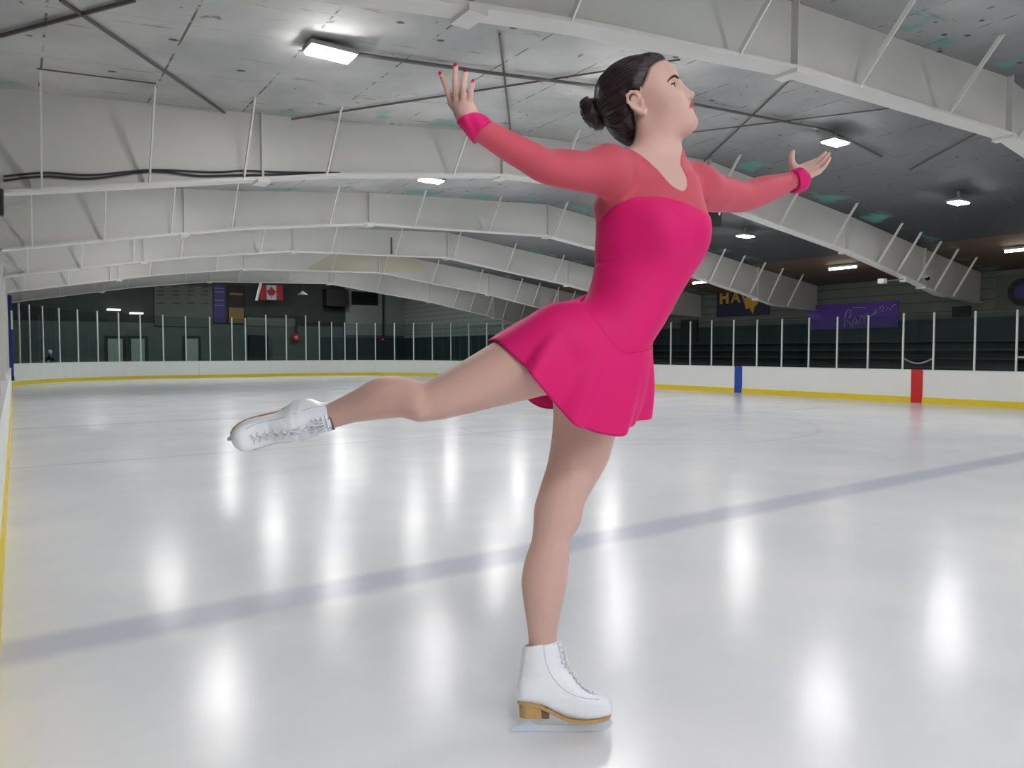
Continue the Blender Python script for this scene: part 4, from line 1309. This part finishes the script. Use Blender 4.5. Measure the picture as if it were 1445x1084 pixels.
# ---- nails ---------------------------------------------------------------------------
M_nail = mat('nail_red', srgb(206, 24, 74), .25)
for t, (r0, r1) in zip(fR, rF):
    dv = Vector(t[-1])-Vector(t[-2]); dv.normalize()
    nrm = Vector((-.25, -1, .05)); nrm = (nrm-dv*nrm.dot(dv)).normalized(); sd = dv.cross(nrm)
    c = Vector(t[-1])+nrm*(r1*.72)+dv*.0015
    MB().ball(c, (r1*.74, .0056, .0016), 12, 8, (sd, dv, nrm)).build('fingernail', M_nail, person, smooth=True)

# ---- dress ------------------------------------------------------------------------------
M_pink = NT('dress_pink')
tc = M_pink.n('ShaderNodeTexCoord')
nz = M_pink.noise(tc.outputs['Object'], 700, 2)
M_pink.b.inputs['Base Color'].default_value = (0.72, 0.011, 0.165, 1)
M_pink.b.inputs['Roughness'].default_value = .62
M_pink.b.inputs['Specular IOR Level'].default_value = .25
M_pink.b.inputs['Sheen Weight'].default_value = .35; M_pink.b.inputs['Sheen Tint'].default_value = (1, .25, .5, 1); M_pink.b.inputs['Sheen Roughness'].default_value = .35
bp = M_pink.n('ShaderNodeBump'); bp.inputs['Strength'].default_value = .10; bp.inputs['Distance'].default_value = .001
M_pink.l(nz, bp.inputs['Height']); M_pink.l(bp.outputs[0], M_pink.b.inputs['Normal'])
sh = NT('sheer_coral')
tc = sh.n('ShaderNodeTexCoord')
sh.b.inputs['Base Color'].default_value = (0.70, 0.115, 0.165, 1); sh.b.inputs['Roughness'].default_value = .65; sh.b.inputs['Specular IOR Level'].default_value = .2
sh.b.inputs['Sheen Weight'].default_value = .5; sh.b.inputs['Sheen Tint'].default_value = (1, .35, .5, 1)
tr = sh.n('ShaderNodeBsdfTransparent'); tr.inputs['Color'].default_value = (1, .62, .62, 1)
lw = sh.n('ShaderNodeLayerWeight'); lw.inputs['Blend'].default_value = .3
ms = sh.n('ShaderNodeMixShader')
sh.l(sh.math('MULTIPLY_ADD', lw.outputs['Facing'], .25, .70, True), ms.inputs[0]); sh.l(tr.outputs[0], ms.inputs[1]); sh.l(sh.b.outputs[0], ms.inputs[2])
sh.l(ms.outputs[0], sh.t.nodes['Material Output'].inputs['Surface'])

zt_px = [(800, 330), (836, 318), (844, 314), (852, 306), (862, 299), (875, 293), (890, 290.5), (910, 290.5), (930, 293), (950, 297), (975, 303), (996, 308.5), (1030, 312)]
zt_x = [L(x, y)[0] for x, y in zt_px]; zt_z = [L(x, y)[2] for x, y in zt_px]
def ztop(P): return np.interp(P[:, 0], zt_x, zt_z)
x_leg = L(782, 520)[0]; z_bot = L(800, 548)[2]
def f_bodice(P, cull):
    d = ev(torso_prims, P, cull)-.0034
    z = P[:, 2]
    # faint creases at the waist
    g = (P[:, 2]-L(845, 374)[2]+.10*(P[:, 0]-L(845, 374)[0]))
    d = d+.0018*np.exp(-(g/.0035)**2)*np.clip((L(888, 372)[0]-P[:, 0])/.05, 0, 1)
    return np.maximum(np.maximum(d, (z-ztop(P))*.9), np.maximum(z_bot-z, x_leg-P[:, 0]))
def poly_sdf(P2, poly):
    poly = np.array(poly); n = len(poly)
    dmin = np.full(len(P2), 1e9); ins = np.zeros(len(P2), bool)
    for i in range(n):
        a = poly[i]; b = poly[(i+1) % n]; e = b-a
        w_ = P2-a
        t = np.clip((w_@e)/max(e@e, 1e-12), 0, 1)
        dmin = np.minimum(dmin, np.linalg.norm(w_-t[:, None]*e, axis=1))
        c1 = (a[1] <= P2[:, 1]) != (b[1] <= P2[:, 1])
        xx = a[0]+(P2[:, 1]-a[1])/np.where(abs(e[1]) < 1e-12, 1e-12, e[1])*e[0]
        ins ^= c1 & (P2[:, 0] < xx)
    return np.where(ins, -dmin, dmin)
nl = [(893, 223), (904, 230.5), (913, 238.5), (922, 247.5), (935, 265), (942, 271), (949, 275.3), (955, 277), (960, 274.5), (963.5, 268), (963.5, 258), (960, 248), (956, 237), (958, 228), (1010, 60), (815, 60), (870, 205)]
nlp = [L(x, y, -.03)[[0, 2]] for x, y in nl]
cuffRp, cuffRd = L(667, 176, -.365), A(Vector(L(668, 177, -.365)-L(692, 191, -.33)).normalized())
cuffLp, cuffLd = L(1131, 250, .42), A(Vector(L(1130, 249, .42)-L(1096, 263, .345)).normalized())
def f_yoke(P, cull):
    d = ev(cloth_prims, P, cull)-.0017
    xr = P[:, 0]
    d = np.maximum(d, (ztop(P)-.004-P[:, 2])*.9)
    d = np.maximum(d, -poly_sdf(P[:, [0, 2]], nlp))
    # end under the cuffs (only beyond each arm's own side)
    dr = (P-cuffRp)@cuffRd; dl = (P-cuffLp)@cuffLd
    d = np.where(P[:, 0] < L(760, 200, -.3)[0], np.maximum(d, dr), d)
    d = np.where(P[:, 0] > L(1040, 200, .3)[0], np.maximum(d, dl), d)
    return np.where(P[:, 2] < L(900, 330)[2], np.maximum(d, .02), d)
cb = np.array([p.lo for p in cloth_prims]).min(0)-.02, np.array([p.hi for p in cloth_prims]).max(0)+.02
tb = np.array([p.lo for p in torso_prims]).min(0)-.02, np.array([p.hi for p in torso_prims]).max(0)+.02
lo1 = tb[0].copy(); lo1[0] = x_leg-.01; lo1[2] = z_bot-.01
Vd, Qd = nets(f_bodice, lo1, (L(1010, 300)[0]+.03, tb[1][1], L(900, 280)[2]), .0028)
dress = np_mesh('dress', Vd, Qd, M_pink.m, person)
lo2 = cb[0].copy(); lo2[2] = L(900, 335)[2]
Vy, Qy = nets(f_yoke, lo2, cb[1], .0026)
yoke = np_mesh('sheer_yoke', Vy, Qy, sh.m, dress)
yoke['label'] = 'sheer coral yoke with long sleeves'
# cuffs
def cuff_mesh(c, ax, r0, r1, ln, puff, name):
    ax = Vector(ax); x = ax.cross(Vector((0, 0, 1))).normalized(); y = ax.cross(x)
    rows = []
    prof = [(-.5, r0-.003), (-.5, r0+.001), (-.3, r0+puff*.6), (0, (r0+r1)/2+puff), (.3, r1+puff*.7), (.5, r1+.001), (.5, r1-.003)]
    for t, r in prof:
        rows.append([Vector(c)+ax*(t*ln)+(x*math.cos(a)+y*math.sin(a))*(r+.0012*math.sin(a*5+t*3)) for a in [2*math.pi*k/40 for k in range(40)]])
    rows.append(rows[0])
    return MB().grid(rows, True).build(name, M_pink.m, dress, smooth=True)
cup = [L(684, 190, -.345), L(678.5, 184.5, -.353), L(671, 177, -.362), L(663.5, 169.5, -.371), L(658, 164, -.377)]
cul = limb(cup, [R(18.6, -.35), R(18.6, -.353), R(18.4, -.362), R(17.4, -.371), R(17.0, -.377)], 0)
def f_cuff(P, cull):
    d = cul.fn(P)+.0012*np.sin(P[:, 0]*260+P[:, 2]*140)
    xz = P[:, [0, 2]]
    def half(p, q):
        p2, q2 = L(p[0], p[1], -.36)[[0, 2]], L(q[0], q[1], -.36)[[0, 2]]
        n_ = np.array((-(q2-p2)[1], (q2-p2)[0])); n_ /= np.linalg.norm(n_)
        return (xz-p2)@n_
    return np.maximum(d, np.maximum(half((648, 175.5), (680, 163)), -half((665, 203), (693, 172))))
Vc, Qc = nets(f_cuff, cul.lo-.01, cul.hi+.01, .002)
np_mesh('cuff', Vc, Qc, M_pink.m, dress)
cL = L(1124.5, 255, .40); axL = Vector((.86, .42, .30)).normalized()
cuff_mesh(cL, axL, R(14.4, .40), R(15.2, .40), R(19, .40), .0045, 'cuff')

# ---- skirt ----------------------------------------------------------------------------------
topk = [(813, 409, .0), (820, 428, -.075), (845, 464, -.1), (874, 497, -.095), (900, 494, -.06), (916, 487, 0.0), (905, 452, .07), (872, 442, .1), (838, 424, .07)]
hemk = [(693, 484, -.035), (743, 519, -.155), (788, 576, -.150), (838, 611, -.125), (893, 606, -.075), (914, 584, .015), (862, 566, .125), (765, 574, .115), (705, 520, .05)]
def closed_cr(K, n):
    K = np.array([L(*k) for k in K]); m = len(K); out = []
    for i in range(m*n):
        s_ = i/n; j = int(s_); t = s_-j
        p0, p1, p2, p3 = K[(j-1) % m], K[j % m], K[(j+1) % m], K[(j+2) % m]
        out.append(.5*((2*p1)+(-p0+p2)*t+(2*p0-5*p1+4*p2-p3)*t*t+(-p0+3*p1-3*p2+p3)*t**3))
    return np.array(out)
NS = 32
T_, H_ = closed_cr(topk, NS), closed_cr(hemk, NS)
nC = len(T_); NR = 40
T_ = snap(f_cloth, T_, .006)
axis_c = T_.mean(0); hem_c = H_.mean(0)
rows = []
ang = np.arange(nC)/nC*2*math.pi
for i in range(NR+1):
    s_ = i/NR
    P = T_*(1-s_)+H_*s_
    cen = axis_c*(1-s_)+hem_c*s_
    out = P-cen; out /= np.linalg.norm(out, axis=1)[:, None]
    bul = .007+.012*np.exp(-((ang-.55)/.7)**2)
    P = P+out*(bul*math.sin(math.pi*s_))[:, None]
    fold = .0090*np.sin(ang*8+.6)+.0025*np.sin(ang*15+1.0)
    P = P+out*(fold*s_**1.2)[:, None]
    # the one sharp pleat at the right side
    kx = np.exp(-((np.arange(nC)-4.45*NS)/7.0)**2)
    P = P-out*(kx*.020*s_**1.3)[:, None]
    P = push_out(f_cloth, P, .006)
    rows.append(P)
rows = np.array(rows)
for it in range(4):
    r2 = rows.copy()
    r2[1:-1] = (rows[1:-1]*2+rows[2:]+rows[:-2])/4
    r2 = (r2*2+np.roll(r2, 1, 1)+np.roll(r2, -1, 1))/4
    r2[0] = rows[0]; rows = r2
    for i in range(1, NR+1): rows[i] = push_out(f_cloth, rows[i], .005)
skirt = MB().grid([list(map(tuple, r)) for r in rows], True).build('skirt', M_pink.m, dress, smooth=True)
sd_ = skirt.modifiers.new('thick', 'SOLIDIFY'); sd_.thickness = .002; sd_.offset = 1
MB().tube([tuple(p) for p in rows[-1]], .0016, 6, True).build('hem', mat('hem_pink', (.42, .006, .085, 1), .6), skirt, smooth=True)
MB().tube([tuple(p) for p in rows[0]], .0022, 6, True).build('waist_seam', M_pink.m, skirt, smooth=True)
# ================================================================== SKATES
M_boot = NT('boot_white')
tc = M_boot.n('ShaderNodeTexCoord')
nz = M_boot.noise(tc.outputs['Object'], 160, 4)
M_boot.l(M_boot.mix(nz, srgb(232, 238, 248), srgb(242, 246, 253)), M_boot.b.inputs['Base Color'])
M_boot.b.inputs['Roughness'].default_value = .34
bp = M_boot.n('ShaderNodeBump'); bp.inputs['Strength'].default_value = .06; bp.inputs['Distance'].default_value = .002
M_boot.l(nz, bp.inputs['Height']); M_boot.l(bp.outputs[0], M_boot.b.inputs['Normal'])
M_lace = mat('lace_white', srgb(226, 230, 236), .7)
M_heel = mat('heel_tan', srgb(186, 150, 98), .55, noise=(60, .15))
M_heel_shade = mat('heel_shaded', srgb(112, 92, 70), .7)  # tan darkened to paint the shadow on the heel's front face
M_blade = mat('blade_steel', srgb(206, 218, 234), .3, metal=.3)
M_lining = mat('lining_grey', srgb(92, 92, 104), .8)
M_seam = mat('stitch_grey', srgb(176, 184, 198), .7)
S = 1/4031.0
def C2(cx, cy): return ((cx-280)*S, (970-cy)*S)
ANK = np.array((*C2(470, 520),))      # ankle pivot in x,z
def skate(parent, X0, XA, YA, ZA, flex, name_lab):
    """X0 origin, XA/YA/ZA axes (local frame of the skater); flex leans the shaft back"""
    X0 = A(X0); XA, YA, ZA = A(XA), A(YA), A(ZA)
    cf, sf = math.cos(flex), math.sin(flex)
    def bend(p):
        """straight-boot shaft coordinates -> leaned"""
        x, y, z = p
        dx, dz = x-ANK[0], z-ANK[1]
        return (ANK[0]+dx*cf-dz*sf, y, ANK[1]+dx*sf+dz*cf)
    def bend_w(p):
        # gradual for points between foot and shaft
        t = max(0.0, min(1.0, (p[2]-ANK[1]+.035)/.06))
        c_, s_ = math.cos(flex*t), math.sin(flex*t)
        dx, dz = p[0]-ANK[0], p[2]-ANK[1]
        return (ANK[0]+dx*c_-dz*s_, p[1], ANK[1]+dx*s_+dz*c_)
    def W(p): return X0+XA*p[0]+YA*p[1]+ZA*p[2]
    shaft = [(165, 325, 684), (200, 322, 694), (300, 309, 712), (400, 297, 745), (480, 284, 790), (560, 272, 830), (640, 268, 860)]
    if flex:
        shaft = [(165, 325, 684), (200, 322, 690), (300, 315, 700), (400, 312, 700), (470, 318, 690), (530, 335, 660)]
    s, cu, a, cv, b = [], [], [], [], []
    for cy, l, r in shaft:
        x0, z0 = C2(l, cy); x1, _ = C2(r, cy)
        s.append(z0); cu.append((x0+x1)/2); a.append((x1-x0)/2); cv.append(0); b.append({165: .037, 200: .037, 300: .036, 400: .034, 480: .033, 560: .033, 640: .033, 470: .032, 530: .026}[cy])
    sh0 = loft(2, s, cu, a, cv, b, 0.0, 'u', 2.3)
    inv = lambda P: np.stack((ANK[0]+(P[:, 0]-ANK[0])*cf+(P[:, 2]-ANK[1])*sf, P[:, 1], ANK[1]-(P[:, 0]-ANK[0])*sf+(P[:, 2]-ANK[1])*cf), -1)
    foot = [(272, 600, 690, .016), (300, 520, 694, .026), (350, 500, 702, .031), (500, 470, 730, .034), (600, 462, 775, .034), (700, 452, 822, .036), (740, 446, 838, .037), (800, 486, 848, .039), (840, 537, 852, .041), (900, 583, 855, .042),
            (950, 610, 852, .043), (1020, 627, 845, .042), (1100, 641, 832, .036), (1150, 668, 822, .026), (1172, 704, 806, .015), (1182, 735, 790, .006)]
    s, cu, a, cv, b = [], [], [], [], []
    for cx, t, bt, w_ in foot:
        x0, z0 = C2(cx, t); _, z1 = C2(cx, bt)
        s.append(x0); cu.append(0); a.append(w_); cv.append((z0+z1)/2); b.append((z0-z1)/2)
    ft = loft(0, s, cu, a, cv, b, 0.0, 'u', 3.0)
    top_z = lambda x: C2(0, 195)[1]+(x-C2(325, 0)[0])*(60/315.0)
    def f(P, cull):
        Pi = inv(P)
        d1 = sh0.fn(Pi); d2 = ft.fn(P)
        k = .075 if flex else .016
        h_ = np.maximum(k-np.abs(d1-d2), 0)/k
        d = np.minimum(d1, d2)-h_*h_*k*.25
        inner = np.maximum(d1+.0035, C2(0, 300)[1]-Pi[:, 2])
        d = np.maximum(d, -inner)
        return np.maximum(d, (Pi[:, 2]-top_z(Pi[:, 0]))*.95)
    Vs, Qs = nets(f, (-.11, -.06, .0), (.28, .06, .26), .0024)
    w = lambda V_: X0+V_[:, :1]*XA+V_[:, 1:2]*YA+V_[:, 2:3]*ZA
    Vs = smooth(Vs, Qs, 14 if flex else 1, .4)
    boot = np_mesh('ice_skate', w(Vs), Qs, M_boot.m, parent)
    boot['label'] = name_lab
    def emit(mb, nm, m, **kw):
        mb.v = [tuple(W(p)) for p in mb.v]
        return mb.build(nm, m, boot, **kw)
    # lining collar
    rim = []
    for k in range(40):
        an_ = 2*math.pi*k/40
        x0, x1 = C2(325, 0)[0], C2(684, 0)[0]
        x = (x0+x1)/2+(x1-x0)/2*.95*math.cos(an_); y = .0350*math.sin(an_)
        rim.append(bend((x, y, top_z(x)-(.001 if flex else .005))))
    emit(MB().tube(rim, .0026 if flex else .0018, 6, True), 'collar', M_lining if flex else M_boot.m, smooth=True)
    # sole
    mb = MB(); rows_ = []
    for cx, t, bt, w_ in foot:
        x, z = C2(cx, bt); ww = max(w_*.86, .008); x = x if x < .2 else .2+(x-.2)*.9
        rows_.append([(x, -ww, z+.003), (x, ww, z+.003), (x, ww, z-.0050), (x, -ww, z-.0050)])
    mb.grid(rows_, True); i = 4*(len(rows_)-1); mb.f += [(0, 1, 2, 3), (i+3, i+2, i+1, i)]
    emit(mb, 'sole', M_heel)
    # heel
    def dshape(x0, x1, wd, zf, z):
        o_ = []
        for k in range(13):
            an_ = math.pi/2+math.pi*k/12
            o_.append((x0+.022+.022*math.cos(an_), wd*math.sin(an_)))
        o_ += [(x1, -wd), (x1, wd)]
        return o_
    hx0, hx1 = C2(284, 0)[0], C2(495, 0)[0]
    mb = MB(); rr_ = []
    for zz_, g in ((C2(0, 704)[1]+.004, 0), (C2(0, 770)[1], .001), (C2(0, 836)[1], .003)):
        rr_.append([(x+g*.6, y*(1-g*6), zz_-(x-hx0)*.0) for x, y in dshape(hx0, hx1, .0265, 0, zz_)])
    mb.grid(rr_, True); n_ = len(rr_[0]); mb.f += [tuple(range(n_)), tuple(range(2*n_, 3*n_))[::-1]]
    emit(mb, 'heel', M_heel)
    a0 = C2(490, 735); a1 = C2(575, 838)
    emit(MB().box((a0[0], -.024, a1[1]), (a1[0], .024, a0[1]+.002)), 'heel_breast_shade', M_heel_shade, bevel=.002)
    # blade
    poly = [(205, 965), (215, 945), (240, 920), (300, 907), (326, 890), (338, 850), (405, 850), (418, 888), (450, 907), (818, 907), (850, 892), (860, 858), (925, 858), (935, 882), (965, 893), (1050, 893), (1082, 880), (1095, 848), (1150, 820), (1166, 858),
            (1186, 886), (1176, 897), (1180, 908), (1168, 914), (1170, 928), (1156, 930), (1156, 942), (1140, 941), (1080, 956), (950, 969), (600, 970)]
    emit(MB().prism([C2(*p) for p in poly], lambda u, v, t: (u, t, v), -.002, .002), 'blade', M_blade)
    b0 = C2(318, 842); b1 = C2(560, 834)
    emit(MB().box((b0[0], -.020, b0[1]-.002), (b1[0], .020, b0[1]+.0015)), 'heel_plate', M_blade)
    p0 = C2(820, 862); p1 = C2(1150, 838)
    emit(MB().bar((p0[0], 0, p0[1]+.001), (p1[0], 0, p1[1]+.001), .044, .004), 'sole_plate', M_blade)
    # instep line: tongue, laces, hooks
    ins = [(1010, 626), (965, 612), (925, 596), (885, 570), (845, 536), (805, 492), (765, 440), (722, 385), (712, 330), (706, 275), (698, 222), (690, 180)]
    def rid(i, y, off=.0012):
        x, z = C2(*ins[i])
        p = np.array([bend_w((x, y, z))])
        # slide down the instep for points away from the centre line, then sit on the leather
        p = snap(f, p, off)
        return p[0]
    tong = []
    for i in range(5, len(ins)):
        tong.append([rid(i, y, .001) for y in (-.011, -.006, 0, .006, .011)])
    top_t = [bend((C2(688, 0)[0]+.002, y, C2(0, 143)[1])) for y in (-.011, -.006, 0, .006, .011)]
    tong.append(top_t)
    tg = emit(MB().grid(tong), 'tongue', M_boot.m, smooth=True)
    sd2 = tg.modifiers.new('thick', 'SOLIDIFY'); sd2.thickness = .003; sd2.offset = 1
    for i in range(0, 8):
        for sgn in (1, -1):
            y0, y1 = .015*sgn, -.015*sgn
            mid = [rid(i, y0, .0016)]
            q0, q1 = rid(i, y0*.5, .0026), rid(min(i+1, 7), y1*.5, .0026)
            pts = [mid[0], q0, (q0+q1)/2+(0, 0, .0006), q1, rid(min(i+1, 7), y1, .0016)]
            emit(MB().tube(pts, .0024, 6), 'lace', M_lace, smooth=True)
    for i in range(8, 12):
        for sgn in (1, -1):
            p = rid(i, .021*sgn, .0025)
            emit(MB().ball(p, .0048, 10, 6), 'lace_hook', M_boot.m, smooth=True)
        q = [rid(i, y, .0035) for y in (-.021, -.010, 0, .010, .021)]
        emit(MB().tube(q, .0024, 6), 'lace', M_lace, smooth=True)
    # bow
    base = np.array(bend((C2(715, 0)[0], 0, C2(0, 205)[1])))
    nx = np.array(bend((C2(715, 0)[0]+.01, 0, C2(0, 205)[1])))-base; nx /= np.linalg.norm(nx)
    dz = np.array(bend((C2(715, 0)[0], 0, C2(0, 205)[1]-.01)))-base; dz /= np.linalg.norm(dz)
    yv = np.array((0, 1.0, 0))
    for sgn in (1, -1):
        lp = []
        for k in range(13):
            t = k/12; an_ = math.pi*t
            lp.append(base+nx*(.003+.006*math.sin(an_))+dz*(.034*math.sin(an_))+yv*sgn*(.004+.016*t*math.sin(an_)+.006*t))
        emit(MB().tube(lp, .0018, 6), 'lace_bow', M_lace, smooth=True)
        tl = [base+nx*(.004+.002*k)+dz*(.010*k)+yv*sgn*(.003+.004*k*.5) for k in range(5)]
        emit(MB().tube(tl, .0018, 6), 'lace_end', M_lace, smooth=True)
    # stitched quarter seams
    sm = [(525, 165), (530, 250), (545, 330), (580, 415), (625, 480), (680, 540), (750, 590), (820, 622), (920, 648), (1050, 640)]
    for sgn in (1, -1):
        p = np.array([bend_w((*[C2(x, y)[0]], .037*sgn, C2(x, y)[1])) for x, y in sm])
        p = snap(f, p, .0001)
        emit(MB().tube(p, .0007, 5), 'stitching', M_seam, smooth=True)
        p = np.array([bend_w((C2(x, y)[0]+.004, .020*sgn, C2(x, y)[1])) for x, y in ((330, 200), (312, 320), (290, 450), (275, 570), (275, 680))])
        p = snap(f, p, .0001)
        emit(MB().tube(p, .0006, 5), 'stitching', M_seam, smooth=True)
    return boot

# standing skate: canonical x is image-right; sits with the blade on the ice
x0 = L(690+280/6.775, 1033)[0]
sl_ = math.radians(SLEAN)
skate(person, (x0, 0, 0.0008), (1, 0, 0), (0, math.cos(sl_), -math.sin(sl_)), (0, math.sin(sl_), math.cos(sl_)), 0.0, 'white skate standing on the ice')

# raised skate
V_ = A(_cl)-L(*RANK); V_ /= np.linalg.norm(V_)
Wd = np.array((-.98, 0, RSLOPE)); Wd -= V_*(Wd@V_); Wd /= np.linalg.norm(Wd)
Nd = np.cross(V_, Wd); Nd = Nd if Nd[2] < 0 else -Nd
ph = math.radians(RPHI)
Bd = math.cos(ph)*V_+math.sin(ph)*Nd
be = math.radians(RBETA)
Tx = math.cos(be)*Wd+math.sin(be)*Bd
Tz = -math.sin(be)*Wd+math.cos(be)*Bd
Ty = np.cross(Tz, Tx)
ankp = L(*RANK)
O2 = ankp-Tx*ANK[0]-Tz*ANK[1]
O2 = ankp-(Tx*ANK[0]+Tz*ANK[1])*RSCALE
skate(person, O2, Tx*RSCALE, Ty*RSCALE, Tz*RSCALE, math.radians(RFLEX), 'white skate on the raised foot')

# ---- figure leaning on the boards far left -----------------------------------
q, t_ = hit(71)
fx = empty('person', (0, 0, 0))
bpy.data.objects.remove(fx)
dv = Vector((q.x, q.y)).normalized()
fp = Vector((q.x+dv.x*.45, q.y+dv.y*.45, 0))
ME = Matrix((rt, f0, zz)).transposed().to_4x4(); ME.translation = fp
fz = [ell((0, 0, .62), (.12, .08, .17), None, 0), cone((0, 0, .50), (-.05, 0, .06), .085, .055, .03), cone((0, 0, .50), (.05, 0, .06), .085, .055, .03),
      cone((-.11, 0, .70), (-.17, -.06, .58), .045, .038, .03), cone((-.17, -.06, .58), (-.14, -.17, .615), .038, .034, .02), cone((.11, 0, .70), (.16, -.06, .58), .045, .038, .03), cone((.16, -.06, .58), (.06, -.17, .615), .038, .034, .02),
      cone((0, 0, .76), (0, -.01, .84), .035, .035, .03), ell((0, -.02, .885), (.055, .062, .07), None, .015), ell((0, -.08, .88), (.012, .012, .014), None, .01)]
for sx, hx in ((-1, -.14), (1, .06)):
    for k in range(4):
        fz.append(cone((hx+.012*(k-1.5), -.175, .622), (hx+.013*(k-1.5), -.215, .610), .008, .006, .006))
    fz.append(cone((hx-.02*sx, -.165, .63), (hx-.035*sx, -.195, .622), .009, .007, .006))
ff = lambda P, cull: ev(fz, P, cull)
Vq, Qq = nets(ff, (-.26, -.26, .0), (.26, .16, 1.0), .008)
jm = NT('far_figure')
pA, pX, pY, pZ = jm.geo()
oc = jm.n('ShaderNodeTexCoord'); sp = jm.n('ShaderNodeSeparateXYZ'); jm.l(oc.outputs['Object'], sp.inputs[0])
jm.l(jm.mix(jm.ramp(sp.outputs[2], .80, .805), srgb(34, 46, 74), srgb(206, 160, 140)), jm.b.inputs['Base Color'])
fan = np_mesh('person', Vq, Qq, jm.m)
fan.matrix_world = ME
tag(fan, 'small distant person in a dark jacket and white red cap leaning on the corner boards', 'person')
MB().ball((0, -.015, .905), (.068, .075, .072), 16, 10).build('cap', mat('cap_white', srgb(226, 228, 232), .6), fan, smooth=True)
MB().prism([(-.02, 0), (.02, 0), (.03, .08), (-.03, .08)], lambda u, v, t: (u-.035, -.083+v*.5, .925+v*.6+t), 0, .012).build('cap_panel', mat('cap_red', srgb(196, 40, 56), .6), fan)
for hx in (-.14, .06):
    MB().ball((hx, -.175, .622), (.036, .045, .026), 12, 8).build('glove', mat('glove_white', srgb(222, 226, 230), .6), fan, smooth=True)

# ================================================================== LIGHT
wd_ = bpy.data.worlds.new('world'); scene.world = wd_; wd_.use_nodes = True
wd_.node_tree.nodes['Background'].inputs[0].default_value = (.05, .055, .06, 1)
wd_.node_tree.nodes['Background'].inputs[1].default_value = 1.0
bpy.context.view_layer.update()
